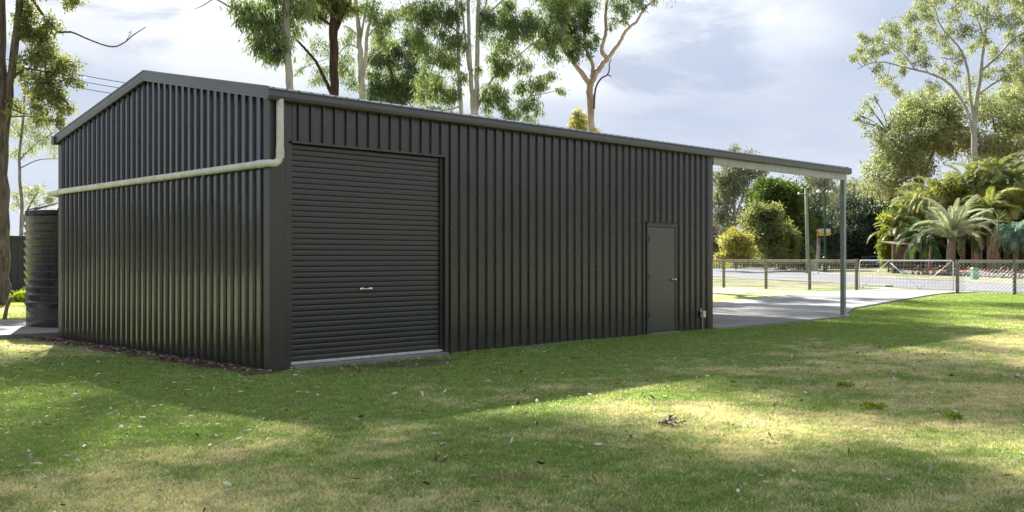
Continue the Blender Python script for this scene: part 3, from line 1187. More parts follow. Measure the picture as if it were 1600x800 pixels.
p = at(1297, 415); Zp = (EYE - ZG) * F / (415 - CY)
t = thing('power_pole', 'distant grey power pole with two crossarms', 'power pole', p)
mb = MB(); mb.tube([(p[0], p[1], 0), (p[0], p[1], hz(340, Zp))], [.18, .12], 10)
part(t, 'pole', mb, M['bark_grey'])
for y_, w in ((347, 8), (363, 8)):
    a, b = W(1297 - w + 2, y_, Zp), W(1297 + w, y_, Zp)
    mb = MB(); mb.tube([a, b], .07, 6)
    for q in (a, b): mb.tube([q, q + (0, 0, .25)], .06, 6)
    part(t, 'crossarm', mb, M['galv'])

p = at(1220, 417); Zp = (EYE - ZG) * F / (417 - CY)
t = thing('notice_board', 'small blank white notice board beside the road in front of the trees', 'sign', p)
for px in (1214.5, 1224.5):
    q = W(px, 400, Zp); mb = MB(); mb.tube([(q[0], q[1], 0), (q[0], q[1], hz(391, Zp))], .04, 6)
    part(t, 'post', mb, M['galv'])
board(1212.5, 1226.5, 390.5, 403, M['signwhite'], 'board', .06)

p = at(1271, 423.5); Zp = (EYE - ZG) * F / (423.5 - CY)
t = thing('utility_box', 'white roadside utility box at the foot of the street pole', 'utility box', p)
mb = MB(); mb.box((p[0] - .2, p[1] - .22, ZG), (p[0] + .2, p[1] + .22, hz(411.5, Zp)), .02)
part(t, 'box', mb, M['grime_white'])
mb = MB(); mb.box((p[0] - .22, p[1] - .24, hz(411.5, Zp)), (p[0] + .22, p[1] + .24, hz(411.5, Zp) + .05), .01)
part(t, 'lid', mb, M['grime_white'])
mb = MB(); mb.box((p[0] - .206, p[1] - .16, ZG + .1), (p[0] - .2, p[1] + .16, hz(413.5, Zp)))
part(t, 'door', mb, M['galv'])

p = at(1523, 436.5); Zp = (EYE - ZG) * F / (436.5 - CY)
t = thing('utility_cabinet', 'squat green utility cabinet on the verge behind the chain wire', 'utility cabinet', p)
hh = hz(421, Zp)
mb = MB()
def quadbox(mb, c, w, dpt, z0, z1, w2=None):
    ex = np.array([CS, -SN]); ey = np.array([SN, CS]); w2 = w2 or w
    P0 = [c[:2] + ex * sx * w + ey * sy * dpt for sx, sy in ((-1, -1), (1, -1), (1, 1), (-1, 1))]
    P1 = [c[:2] + ex * sx * w2 + ey * sy * dpt * w2 / w for sx, sy in ((-1, -1), (1, -1), (1, 1), (-1, 1))]
    mb.add([(*q, z0) for q in P0] + [(*q, z1) for q in P1], [(3, 2, 1, 0), (4, 5, 6, 7), (0, 1, 5, 4), (1, 2, 6, 5), (2, 3, 7, 6), (3, 0, 4, 7)])
    return mb
quadbox(mb, p, .17, .15, ZG - .05, hh)
part(t, 'body', mb, M['greenbox'])
mb = MB(); quadbox(mb, p, .205, .19, hh, hh + .04); quadbox(mb, p, .20, .18, hh + .04, hh + .10, .15)
part(t, 'cap', mb, M['greenbox'])

# board shelter under the palms
p = at(1395, 427); Zp = (EYE - ZG) * F / (427 - CY)
t = thing('board_shelter', 'old brown board shelter with a pale corner post beneath the palms', 'shelter', p)
q0, q1 = W(1394.5, 400, Zp), W(1431, 400, Zp + 1.2)
mb = MB(); mb.prism([(q0[0] - .06, q0[1] - .06, ZG - .1), (q0[0] + .06, q0[1] - .06, ZG - .1), (q0[0] + .06, q0[1] + .06, ZG - .1), (q0[0] - .06, q0[1] + .06, ZG - .1)], (0, 0, hz(382, Zp) - ZG + .1))
part(t, 'corner_post', mb, M['rail_timber'])
dv = (q1 - q0)[:2]; ln = np.linalg.norm(dv); dv /= ln; nv = np.array([dv[1], -dv[0]])
nbd = 11
for k in range(nbd):
    a = q0[:2] + dv * (.10 + k * (ln - .1) / nbd); b = q0[:2] + dv * (.10 + (k + 1) * (ln - .1) / nbd - .015)
    off = nv * (.01 * (k % 2))
    zt_ = hz(384 + .6 * (k % 3), Zp)
    mb = MB(); mb.prism([(*(a + off), ZG), (*(b + off), ZG), (*(b + off - nv * .025), ZG), (*(a + off - nv * .025), ZG)], (0, 0, zt_ - ZG))
    part(t, 'board', mb, M['shelter'])
e0 = q0[:2] - dv * .1; e1 = q1[:2]
mb = MB(); zt_ = hz(382.5, Zp)
mb.prism([(*(e0 + nv * .25), zt_), (*(e1 + nv * .25), zt_), (*(e1 - nv * 1.4), zt_ + .25), (*(e0 - nv * 1.4), zt_ + .25)], (0, 0, .06))
part(t, 'roof', mb, M['shelter'])

# brown palings standing in for the dark forest understory
P0, P1 = W(1140, 410, 116), W(1336, 410, 104)
t = thing('understory_palings', 'long low row of brown palings standing in for forest understory and trunks', 'fence', (*((P0 + P1)[:2] / 2), ZG))
dv = (P1 - P0)[:2]; ln = np.linalg.norm(dv); dv /= ln; nv = np.array([dv[1], -dv[0]])
mb = MB(); k = 0; s = 0
while s < ln:
    w = .13 + .06 * rng.random(); hgt = .93 + .16 * rng.random()
    a = P0[:2] + dv * s; b = P0[:2] + dv * (s + w)
    o_ = nv * .02 * rng.random()
    mb.prism([(*(a + o_), ZG), (*(b + o_), ZG), (*(b + o_ - nv * .02), ZG), (*(a + o_ - nv * .02), ZG)], (0, 0, hgt))
    s += w + .02 + (.12 * rng.random() if rng.random() < .25 else 0)
o = part(t, 'palings', mb, M['paling']); o['kind'] = 'stuff'
mb = MB()
for z in (.35, .85):
    mb.prism([(*(P0[:2] - nv * .03), ZG + z), (*(P1[:2] - nv * .03), ZG + z), (*(P1[:2] - nv * .07), ZG + z), (*(P0[:2] - nv * .07), ZG + z)], (0, 0, .08))
part(t, 'rails', mb, M['paling'])


def car(label, px, Z, paint, yaw):
    c = W(px, 410, Z); c[2] = ZG
    t = thing('parked_car', label, 'car', c, 'cars parked far along the street')
    t.rotation_euler = (0, 0, yaw)
    # side profile (x along, z up), swept across the width with tumblehome
    prof = [(-2.15, .32), (-2.2, .62), (-2.12, .88), (-1.35, .98), (-.75, 1.42), (.9, 1.44), (1.75, 1.02), (2.15, .94), (2.2, .60), (2.12, .30)]
    mb = MB(); V = []
    for w, sc in ((-.88, .97), (-.86, 1.0), (.86, 1.0), (.88, .97)):
        for x, z in prof:
            k = 1 - .17 * max(0, (z - .95) / .5)
            V.append((x * sc, w * k, .3 + (z - .3) * (sc if abs(w) > .87 else 1)))
    n = len(prof); fc = []
    for r in range(3):
        for i in range(n - 1): fc.append((r * n + i, r * n + i + 1, (r + 1) * n + i + 1, (r + 1) * n + i))
    fc += [tuple(range(n)), tuple(range(3 * n, 4 * n))[::-1], (0, n, 2 * n, 3 * n), (n - 1, 4 * n - 1, 3 * n - 1, 2 * n - 1)]
    mb.add(V, fc)
    def cp(nm, mb, mat, sm=False, par=None):
        return place(nm, mesh_np(nm, mb.v, mb.f, mat, sm), par or t)
    cp('body', mb, paint)
    mb = MB()
    mb.add([(-1.30, -.70, 1.02), (-1.30, .70, 1.02), (-.80, .62, 1.38), (-.80, -.62, 1.38)], [(0, 3, 2, 1)])
    for q in range(4):
        x, y, z = mb.v[q]; mb.v[q] = (x - .03, y, z + .03)
    cp('rear_window', mb, M['glass'])
    mb = MB()
    for s_ in (-1, 1):
        mb.add([(-1.0, s_ * .875, 1.02), (1.45, s_ * .875, 1.04), (.85, s_ * .79, 1.36), (-.65, s_ * .79, 1.36)], [(0, 1, 2, 3)])
    cp('side_windows', mb, M['glass'])
    for sx in (-1.35, 1.35):
        for sy in (-1, 1):
            mb = MB(); mb.tube([(sx, sy * .70, .32), (sx, sy * .90, .32)], .32, 16); w = cp('wheel', mb, M['rubber'])
            mb = MB(); mb.tube([(sx, sy * .88, .32), (sx, sy * .91, .32)], .18, 12); cp('rim', mb, M['galv'], par=w)
    for sy in (-1, 1):
        mb = MB(); mb.box((-2.20, sy * .68 - .14, .70), (-2.13, sy * .68 + .14, .86), .01); cp('tail_lamp', mb, M['redlamp'])
    mb = MB(); mb.box((-2.235, -.36, .50), (-2.20, .36, .66), .005); cp('number_plate', mb, M['grime_white'])
    mb = MB(); mb.box((-2.27, -.84, .34), (-2.18, .84, .52), .02); cp('bumper', mb, M['rubber'])
    return t


car('dark parked car with a pale plate seen through the gate', 1351, 128, M['cardark'], math.pi / 2 - TH)
car('teal parked car seen just right of the dark car through the gate', 1376, 122, M['carteal'], math.pi / 2 - TH + .5)

# garden bed across the road with stone edging
bed = [(1392, 424), (1420, 428.6), (1460, 429.6), (1500, 431.2), (1560, 434), (1660, 438), (1700, 424), (1600, 419), (1480, 417), (1400, 418.5)]
pts = [ground(px, py, ZG) for px, py in bed]
mb = MB(); n = len(pts); ctr = np.mean(pts, 0)
mb.add([(p[0], p[1], ZG + .02) for p in pts] + [(ctr[0] * .25 + p[0] * .75, ctr[1] * .25 + p[1] * .75, ZG + .28) for p in pts] + [(ctr[0], ctr[1], ZG + .34)],
       [(i, (i + 1) % n, n + (i + 1) % n, n + i) for i in range(n)] + [(n + i, n + (i + 1) % n, 2 * n) for i in range(n)])
o = solo('garden_bed', mb, M['mulch'], (ctr[0], ctr[1], ZG), True)
import bmesh
bm_ = bmesh.new(); bm_.from_mesh(o.data); bmesh.ops.recalc_face_normals(bm_, faces=bm_.faces); bm_.to_mesh(o.data); bm_.free()
tag(o, None, None, None, 'structure')
edge = smooth_line([(*p[:2], ZG) for p in pts[:6]], 8)
stm = []
for k in range(4):
    mb = MB()
    n = 8
    V = []
    for j, (z, r) in enumerate(((-.06, .8), (.08, 1.0), (.2, .85), (.26, .5))):
        for i in range(n):
            a = 2 * math.pi * i / n; rr = r * (1 + .18 * rng.normal())
            V.append((.30 * rr * math.cos(a), .19 * rr * math.sin(a), z * (1 + .1 * rng.normal())))
    mb.add(V, [(j * n + i, j * n + (i + 1) % n, (j + 1) * n + (i + 1) % n, (j + 1) * n + i) for j in range(3) for i in range(n)] + [tuple(3 * n + i for i in range(n))])
    stm.append(mesh_np('edging_stone', mb.v, mb.f, M['stone'], False))
s = 0.0; acc = 0.0
seg = np.linalg.norm(np.diff(edge, axis=0), axis=1); cum = np.concatenate([[0], np.cumsum(seg)])
while s < cum[-1]:
    i = min(np.searchsorted(cum, s, 'right') - 1, len(seg) - 1)
    tt = (s - cum[i]) / seg[i]; q = edge[i] * (1 - tt) + edge[i + 1] * tt
    dr = edge[i + 1] - edge[i]
    place('edging_stone', stm[rng.integers(4)], o, (q[0] - ctr[0], q[1] - ctr[1], .02), (0, 0, math.atan2(dr[1], dr[0]) + .2 * rng.normal()))
    s += .56 + .1 * rng.random()

# power lines crossing the sky on the left
for k, ((x0, y0), (x1, y1)) in enumerate((((-260, 34), (520, 176)), ((-260, 46), (520, 184)), ((-260, 60), (520, 192)))):
    a, b = W(x0, y0, 55 + 1.0 * k), W(x1, y1, 62 + 1.0 * k)
    mb = MB()
    mb.tube([a * (1 - t) + b * t - np.array([0, 0, 1.1 * (1 - (2 * t - 1) ** 2) - .6]) for t in np.linspace(0, 1, 13)], .020, 5)
    tag(solo('power_line', mb, M['rubber'], a), ('highest', 'middle', 'lowest')[k] + ' of the three thin wires crossing the sky left of the gable peak', 'power line', 'overhead wires beside the gable')


# ------------------------------------------------------------------ trees
def leaf_cloud(cent, dirs, length, width, bend=.25):
    """one folded two-triangle leaf per centre"""
    n = len(cent)
    d_ = dirs / (np.linalg.norm(dirs, axis=1)[:, None] + 1e-9)
    r = rng.normal(size=(n, 3)); s = np.cross(d_, r); s /= np.linalg.norm(s, axis=1)[:, None] + 1e-9
    nn = np.cross(d_, s)
    L_ = (length * rng.uniform(.65, 1.25, n))[:, None]; w = (width * rng.uniform(.7, 1.25, n))[:, None]
    V = np.empty((n, 4, 3))
    V[:, 0] = cent; V[:, 2] = cent + d_ * L_ + nn * L_ * bend * rng.uniform(-1, 1, (n, 1))
    mid = cent + d_ * L_ * .45
    V[:, 1] = mid + s * w * .5 + nn * w * .15; V[:, 3] = mid - s * w * .5 + nn * w * .15
    I = np.arange(n)[:, None] * 4
    T = np.concatenate([I + [0, 1, 2], I + [0, 2, 3]], 1).reshape(-1, 3)
    return V.reshape(-1, 3), T


def tree(name, label, Z, base, limbs, clumps, barkm, leafm, leaf=(.16, .04), hang=1.0, per=1.0, sub=.34, cat='tree', group=None,
         twig=.012, spread_z=1.0, bare=(), cov=3.0, sat=3):
    """base (px,py,ground depth); limbs: pixel polylines [(px,py,rpx,dz?)...]; clumps: (px,py,rpx[,dz][,n scale])"""
    k = Z / F
    b = W(base[0], base[1], Z)
    t = thing(name, label, cat, b, group)
    Vs, Fs = [], []; off = 0
    limb_pts = []
    for li, lb in enumerate(limbs):
        pts = np.array([W(q[0], q[1], Z + (q[3] if len(q) > 3 else 0)) for q in lb])
        rr = np.array([q[2] * k for q in lb])
        sp = smooth_line(pts, 5)
        tt = np.linspace(0, 1, len(sp)); rs = np.interp(tt, np.linspace(0, 1, len(rr)), rr)
        sp[1:-1] += rng.normal(0, .10, (len(sp) - 2, 3)) * rs[1:-1, None]
        V, fc = tube_np(sp, rs * (1 + .03 * rng.normal(size=len(rs))), 10 if rr.max() > .1 else 6, True)
        Vs.append(V); Fs += [tuple(i + off for i in f) for f in fc]; off += len(V)
        if li not in bare: limb_pts.append(sp)
    LP = np.concatenate(limb_pts)
    C, D, T = [], [], []
    more = []
    for cl in clumps:
        if cl[1] > -30 and sat:
            for _ in range(sat):
                an, q = rng.uniform(0, 6.28), rng.uniform(.7, 1.35)
                r_ = cl[2]
                more.append((cl[0] + r_ * q * math.cos(an), cl[1] + r_ * q * math.sin(an) * .9, r_ * rng.uniform(.45, .8),
                             (cl[3] if len(cl) > 3 else 0) + rng.normal(0, r_ * k), (cl[4] if len(cl) > 4 else 1.0) * .75))
    for ci, cl in enumerate(list(clumps) + more):
        px, py, r = cl[:3]; dz = cl[3] if len(cl) > 3 else rng.uniform(-.5, .5) * r * k * 2
        amount = cl[4] if len(cl) > 4 else 1.0
        c = W(px, py, Z + dz); R_ = r * k * (1.18 if py > -30 else 1.1)
        ns = max(5, int(9 * (R_ / .8) ** 1.3 * (.34 / sub) ** 1.5))
        ns = min(ns, 70)
        dirs = rng.normal(size=(ns, 3)); dirs /= np.linalg.norm(dirs, axis=1)[:, None]
        rad = R_ * rng.uniform(.1, 1.0, ns) ** .6
        sc = c + dirs * rad[:, None] * np.array([1, 1, .85 * spread_z])
        j = np.argmin(((LP - c) ** 2).sum(1)); root = LP[j]
        hub = c * .75 + root * .25 if ci < len(clumps) else c
        # bough to the clump, then twigs
        if ci < len(clumps) and np.linalg.norm(root - c) > .25:
            mid = (root + c) / 2 + rng.normal(0, .08, 3) * np.linalg.norm(root - c)
            pts = smooth_line([root, mid, c], 4)
            V, fc = tube_np(pts, np.linspace(max(twig * 2.2, .10 * R_ * .4), twig, len(pts)), 5, False)
            Vs.append(V); Fs += [tuple(i + off for i in f) for f in fc]; off += len(V)
        total = per * amount * cov * math.pi * R_ * R_ / (.5 * leaf[0] * leaf[1])
        if py < -30: total *= .33
        for s_ in sc:
            st = hub + (s_ - hub) * .1
            mid = (st + s_) / 2 + rng.normal(0, .10, 3) * R_ + np.array([0, 0, .06 * R_])
            V, fc = tube_np(smooth_line([st, mid, s_], 2), np.linspace(twig, twig * .4, 5), 3, False)
            Vs.append(V); Fs += [tuple(i + off for i in f) for f in fc]; off += len(V)
            sr = min(max(sub * rng.uniform(.7, 1.3) * max(.6, min(1.6, R_ / .8)), R_ * .55), R_ * .9)
            nl = max(4, int(total / ns * rng.uniform(.6, 1.4)))
            g_ = rng.normal(size=(nl, 3)) * sr * np.array([.55, .55, .5])
            pos = s_ + g_
            if hang > 0: pos[:, 2] -= np.abs(rng.normal(0, .25, nl)) * sr * hang
            C.append(pos)
            dd = rng.normal(size=(nl, 3)) * .75
            dd[:, 2] -= 1.5 * hang
            dd += g_ / (sr + 1e-6) * .4
            D.append(dd)
            tv = np.clip(.42 + .28 * rng.normal() + .18 * rng.normal(size=nl), 0, 1)
            T.append(tv)
    me = mesh_np('trunk', np.concatenate(Vs) - b, Fs, barkm, True)
    place('trunk', me, t)
    if C:
        C = np.concatenate(C); D = np.concatenate(D); T = np.concatenate(T)
        V, Tr = leaf_cloud(C, D, leaf[0], leaf[1])
        place('crown', mesh_np('crown', V - b, Tr, leafm, False, np.repeat(T, 4)), t)
        tree.count += len(Tr)
    return t


tree.count = 0


def scatter(x0, x1, y0, y1, n, r, dz=2.0, amt=1.0):
    return [(rng.uniform(x0, x1), rng.uniform(y0, y1), r * rng.uniform(.75, 1.3), rng.uniform(-dz, dz), amt) for _ in range(n)]


def ell(cx, cy, rx, ry, n, r, dz=2.5, amt=1.0, shell=.6):
    out = []
    for _ in range(n):
        a = rng.uniform(0, 2 * math.pi); q = rng.uniform(0, 1) ** shell
        out.append((cx + rx * q * math.cos(a), cy + ry * q * math.sin(a), r * rng.uniform(.75, 1.3), rng.uniform(-dz, dz), amt))
    return out


# left foreground tree
tree('gum_tree', 'rough brown barked tree cut by the left picture edge beside the tank', 30, (-3, 474),
     [[(-4, 480, 19), (-3, 420, 16), (-2, 300, 15), (-3, 150, 14), (-7, 0, 13), (-12, -200, 11), (-4, -420, 7)],
      [(-2, 290, 8), (5, 215, 7.4), (16, 130, 6.2), (28, 30, 5.6), (36, -40, 5), (56, -220, 4)],
      [(34, -30, 3), (58, 10, 2.4), (78, 36, 2.3), (92, 50, 2.2), (110, 50, 1.6), (135, 60, 1.3), (158, 69, 1.25), (178, 73, 1.2), (195, 66, 1.0), (208, 55, .9), (228, 42, .5)],
      [(90, 48, 1.2), (84, 58, .6)], [(196, 66, .6), (205, 50, .4), (200, 52, .3)],
      [(14, 125, 3), (40, 108, 2), (70, 112, 1.2)], [(-5, 160, 2.5), (12, 118, 1.8), (25, 122, 1)], [(-6, -60, 6), (-80, -200, 4), (-140, -320, 3)], [(50, -200, 3), (130, -300, 2), (200, -360, 1.5)], [(-4, -400, 7), (60, -480, 5), (180, -540, 3.5), (330, -580, 2)], [(100, -505, 3), (140, -600, 2), (210, -680, 1.4)], [(56, -200, 2.4), (95, -120, 1.8), (112, -50, 1.2), (114, -8, .7)]],
     [(55, 62, 20), (78, 40, 15), (40, 40, 14), (70, 90, 18), (98, 112, 20), (115, 125, 9), (85, 135, 18), (60, 140, 16), (95, 160, 14), (112, 168, 7), (62, 178, 13), (85, 190, 9), (45, 110, 14), (26, 165, 10), (35, 20, 14),
      (106, 2, 9), (119, -4, 8), (60, -20, 22)] + scatter(-160, 240, -420, -90, 26, 36, 2.5) + scatter(70, 400, -700, -440, 28, 46, 3.5, .8) + scatter(290, 395, -660, -470, 16, 42, 2.5, 1.3) + scatter(385, 478, -690, -520, 18, 42, 1.5, 1.5) + scatter(100, 370, -410, -190, 20, 36, 3, .8),
     M['bark_brown'], M['leaf_olive'], (.115, .05), .5, 1.0, .30, bare=(2, 3, 4))
tree('gum_tree', 'thin grey wispy tree showing between the left trunk and the gable', 58, (28, 424),
     [[(30, 430, 3), (34, 330, 2.6), (30, 250, 2.2), (36, 190, 1.8), (40, 120, 1.2)], [(31, 250, 1.5), (55, 225, 1), (88, 205, .6)], [(34, 215, 1.2), (15, 190, .6)], [(33, 262, 1), (60, 250, .8), (92, 248, .4)]],
     [(30, 200, 13, 0, .7), (55, 212, 13, 0, .7), (78, 220, 12, 0, .7), (45, 235, 12, 0, .6), (70, 190, 12, 0, .8), (85, 240, 8, 0, .4), (50, 180, 12, 0, .7), (25, 235, 9, 0, .5)],
     M['bark_grey'], M['leaf_grey'], (.17, .05), .7, .55, .4)
tree('gum_tree', 'small distant pale tree above the dark fence left of the tank', 85, (35, 420),
     [[(33, 425, 2), (34, 365, 2), (40, 335, 1.7), (50, 315, 1.2), (60, 300, .8)], [(38, 340, 1.3), (30, 320, 1), (25, 308, .6)], [(42, 332, 1), (60, 322, .8), (78, 316, .5)]],
     [(28, 306, 7, 0, .8), (45, 300, 8, 0, .8), (60, 296, 8, 0, .8), (75, 306, 8, 0, .8), (82, 314, 6, 0, .7), (55, 314, 7, 0, .6), (38, 318, 6, 0, .6), (24, 322, 5, 0, .6), (15, 372, 6, 0, 1)],
     M['bark_grey'], M['leaf_grey'], (.22, .08), .4, .6, .45)

# behind the shed, left to right
tree('gum_tree', 'pale trunked gum with long drooping leaves behind the gable corner', 33, (462, 452),
     [[(463, 456, 8), (459, 250, 6.6), (453, 140, 5.8), (450, 90, 6.0), (447, 30, 6), (450, -40, 5.5), (440, -180, 4.5), (450, -380, 3)],
      [(450, 62, 3.2), (432, 42, 2.8), (405, 28, 2.4), (382, 20, 2), (360, 11, 1.7), (340, 0, 1.3), (325, -8, 1)], [(335, -3, 1), (318, 8, .8), (305, 14, .5)],
      [(448, 20, 3), (462, -10, 2.6), (480, -50, 2)], [(446, -60, 3.5), (400, -130, 2.5), (340, -180, 2)], [(444, -120, 3), (500, -220, 2.5)], [(448, 45, 2.2), (425, 40, 1.6), (415, 55, 1)]],
     [(395, 32, 16), (412, 52, 18), (428, 66, 17), (405, 78, 10), (438, 35, 20), (420, 20, 22), (388, 12, 14), (368, 8, 9), (455, 8, 20), (440, 78, 12), (396, 62, 9), (475, 10, 12), (448, -20, 24), (430, 90, 7), (380, 30, 8)]
     + scatter(330, 540, -290, -50, 20, 40, 2.5),
     M['bark_pale'], M['leaf_gum'], (.24, .045), 1.2, .8, .32)
tree('ironbark_tree', 'dark furrowed ironbark trunk rising straight behind the shed roof', 37, (524, 448),
     [[(524, 452, 9), (523, 250, 7.3), (522, 148, 6.9), (522, 60, 6.7), (521, 0, 6.2), (519, -150, 5.4), (523, -380, 4), (530, -560, 2.5)], [(523, -380, 3), (580, -480, 2), (620, -540, 1.3)],
      [(526, 46, 3.2), (536, 22, 3), (545, 5, 2.6), (556, -20, 2)], [(519, 42, 2.2), (507, 32, 2), (492, 24, 1.7), (478, 17, 1.2)],
      [(519, 146, 4), (512, 134, 3.1), (503, 114, 2.8), (494, 97, 2.5), (480, 80, 2.3), (468, 67, 2), (456, 56, 1.5)], [(520, -100, 4), (570, -200, 3)], [(520, -160, 3), (470, -260, 2.2)]],
     [(500, 12, 16), (485, 22, 9), (515, 5, 15), (540, 0, 15), (528, 14, 8), (490, -10, 18), (470, 12, 10), (552, 12, 8)] + scatter(440, 620, -400, -40, 18, 40, 2.5) + scatter(500, 650, -510, -390, 34, 40, 2.5, 1.15),
     M['bark_iron'], M['leaf_olive'], (.17, .05), .9, 1.0, .32)
tree('gum_tree', 'slender pale twin stemmed gum just right of the dark ironbark', 44, (566, 440),
     [[(567, 444, 6.5), (566, 250, 5.8), (566, 150, 5.2), (563, 90, 4.5), (560, 40, 3.6), (556, 0, 3), (550, -120, 2.2)],
      [(565, 135, 3.4), (571, 95, 3), (574, 50, 2.6), (583, 8, 2.2), (592, -90, 1.6)], [(562, 70, 2), (568, 35, 1.8), (576, -10, 1.4)],
      [(563, 78, 1.6), (550, 70, 1.3), (538, 74, 1), (528, 86, .7)], [(566, 118, 1.3), (580, 92, 1), (600, 70, .8)], [(572, 60, 1.4), (590, 40, 1.1), (612, 22, .8)], [(563, 60, 1.4), (548, 45, 1.2), (536, 40, .8)]],
     [(500, 66, 11, -2, .55), (512, 82, 9, -2, .55), (506, 112, 12, -1, .7), (495, 122, 8, 0, .5), (540, 92, 15, 0, .75), (545, 112, 12, 0, .7), (535, 65, 10, 0, .5), (552, 130, 8, 0, .6), (548, 50, 9, 0, .5), (595, 60, 14, 0, .8), (610, 35, 16, 0, .9), (590, 20, 14, 0, .8), (630, 20, 16), (575, 10, 11), (480, 88, 6, 0, .4), (465, 110, 5, 0, .5)] + scatter(520, 680, -300, -20, 12, 34, 2.5) + scatter(530, 660, -500, -320, 14, 36, 3, .8),
     M['bark_white'], M['leaf_gum'], (.17, .042), 1.0, .75, .34)
tree('gum_tree', 'bushy mid green tree behind the roof between the slender stems', 50, (622, 436),
     [[(622, 440, 5), (622, 250, 4), (618, 165, 3.2), (610, 110, 2.4), (600, 60, 1.8)], [(620, 190, 3), (640, 140, 2.4), (655, 80, 1.6)], [(619, 170, 2), (598, 150, 1.4), (588, 130, 1)]],
     [(600, 100, 17), (622, 82, 17), (640, 112, 19), (612, 130, 17), (592, 148, 13), (648, 142, 17), (660, 75, 14), (628, 150, 15), (585, 120, 9), (610, 160, 11), (640, 60, 12), (665, 115, 12), (580, 160, 8), (600, 70, 10)],
     M['bark_grey'], M['leaf_gum_dark'], (.16, .05), .7, 1.25, .40)
tree('gum_tree', 'large white multi stemmed gum with hanging foliage over the roof middle', 42, (742, 442),
     [[(742, 446, 9), (741, 260, 8), (741, 182, 6.4), (744, 140, 3.9), (746, 90, 3.5), (747, 30, 3.2), (750, -60, 2.8), (758, -260, 2.4)],
      [(740, 185, 4.5), (737, 140, 3.4), (734, 90, 3), (732, 30, 2.7), (728, -80, 2.2), (700, -240, 1.6)],
      [(722, 260, 3.4), (721, 180, 3.2), (717, 120, 3), (716, 60, 2.8), (713, 0, 2.5), (706, -120, 1.8)],
      [(733, 110, 2), (727, 60, 1.8), (722, 10, 1.5), (715, -60, 1.2)], [(747, 60, 2), (756, 20, 1.7), (765, -20, 1.4)],
      [(744, 175, 2.6), (752, 155, 2.2), (768, 125, 1.9), (785, 104, 1.6), (802, 92, 1.3), (830, 70, .9)], [(760, 204, 1.6), (785, 186, 1.5), (805, 170, 1.1), (830, 150, .8)],
      [(748, 40, 2), (775, 10, 1.6), (810, -20, 1.2)], [(716, 50, 1.6), (690, 30, 1.4), (660, 15, 1)], [(718, 110, 1.5), (700, 90, 1.2), (680, 85, .9)], [(718, 45, 1.4), (705, 24, 1.2), (680, 14, .8)]],
     [(692, 92, 16), (672, 122, 16), (700, 60, 18), (664, 48, 16), (690, 148, 15), (680, 18, 18), (718, 118, 9), (706, 150, 11), (658, 145, 11), (668, 85, 14), (704, 175, 8), (680, 170, 9), (650, 20, 15), (710, 20, 14),
      (768, 44, 16), (790, 62, 17), (815, 44, 17), (798, 98, 15), (775, 138, 14), (828, 132, 14), (815, 165, 11), (848, 128, 9), (862, 120, 7), (840, 28, 18), (766, 160, 10), (852, 62, 14), (872, 50, 12), (745, 110, 6), (800, 20, 18), (870, 25, 13), (785, 110, 10), (820, 100, 9), (835, 158, 7), (795, 178, 8), (828, 186, 6), (842, 170, 6), (755, 20, 12), (875, 140, 5), (770, 90, 10), (730, 70, 7), (765, 185, 7), (785, 160, 9), (755, 140, 7), (862, 88, 9), (885, 62, 8)]
     + scatter(640, 900, -320, -20, 26, 40, 3),
     M['bark_white'], M['leaf_gum'], (.19, .042), 1.15, .95, .34)
tree('angophora_tree', 'pink smooth barked forking tree standing alone above the roof', 46, (924, 438),
     [[(925, 442, 7), (924, 300, 6), (923, 200, 5.4), (922, 150, 5.2), (923, 128, 5.4)],
      [(921, 132, 4.2), (912, 118, 3.9), (904, 108, 3.6), (896, 97, 3.2), (890, 90, 2.8), (880, 78, 2)],
      [(923, 130, 3.6), (926, 112, 3), (925, 98, 2.8), (918, 82, 2.5), (914, 62, 2.6), (914, 20, 2.6), (912, -60, 2), (905, -160, 1.4)],
      [(924, 128, 5), (934, 110, 4.7), (944, 97, 4.3), (952, 88, 4)],
      [(948, 90, 3.4), (941, 82, 3.4), (941, 72, 2.8), (947, 50, 2.6), (946, 25, 2.4), (949, -10, 2.3), (952, -100, 1.6)],
      [(952, 88, 3.6), (960, 77, 3.3), (970, 63, 2.9), (975, 52, 2.8), (986, 40, 2.4), (994, 34, 2.1), (1004, 18, 1.9), (1016, 4, 1.6), (1036, -12, 1.2), (1060, -40, .8)],
      [(984, 42, 1.4), (977, 30, 1.2), (975, 10, 1.0), (972, -20, .8)], [(998, 30, 1.3), (990, 38, 1.0), (985, 42, .8)]],
     [(896, 28, 18), (900, 66, 14), (915, 40, 12), (875, 20, 18), (892, 84, 9), (922, 68, 7), (906, 6, 18), (930, 60, 6), (885, 50, 13), (860, 5, 14), (918, 84, 4),
      (965, 8, 9, 0, .9), (982, 18, 8, 0, .8), (975, 32, 5, 0, .6), (1000, 4, 8, 0, .9), (958, 28, 5, 0, .6), (990, -10, 12), (955, 40, 4, 0, .5), (1022, 2, 4, 0, .5)] + scatter(860, 1080, -260, -20, 16, 30, 2.5),
     M['bark_pink'], M['leaf_gum_dark'], (.17, .045), 1.0, .95, .33)
mb = MB()
mb.tube(smooth_line([W(x, y, 45.6) for x, y in ((928, 170), (929, 150), (932, 134), (940, 122), (949, 117), (952, 108), (952, 100), (955, 93))], 3), np.linspace(.05, .02, 22), 6)
mb.tube([W(x, y, 45.6) for x, y in ((949, 117), (954, 119), (955, 121))], [.03, .025, .01], 5)
o = part(bpy.data.objects['angophora_tree'], 'dead_branch', mb, M['bark_dead'], True); o['label'] = 'thin dark dead branch'
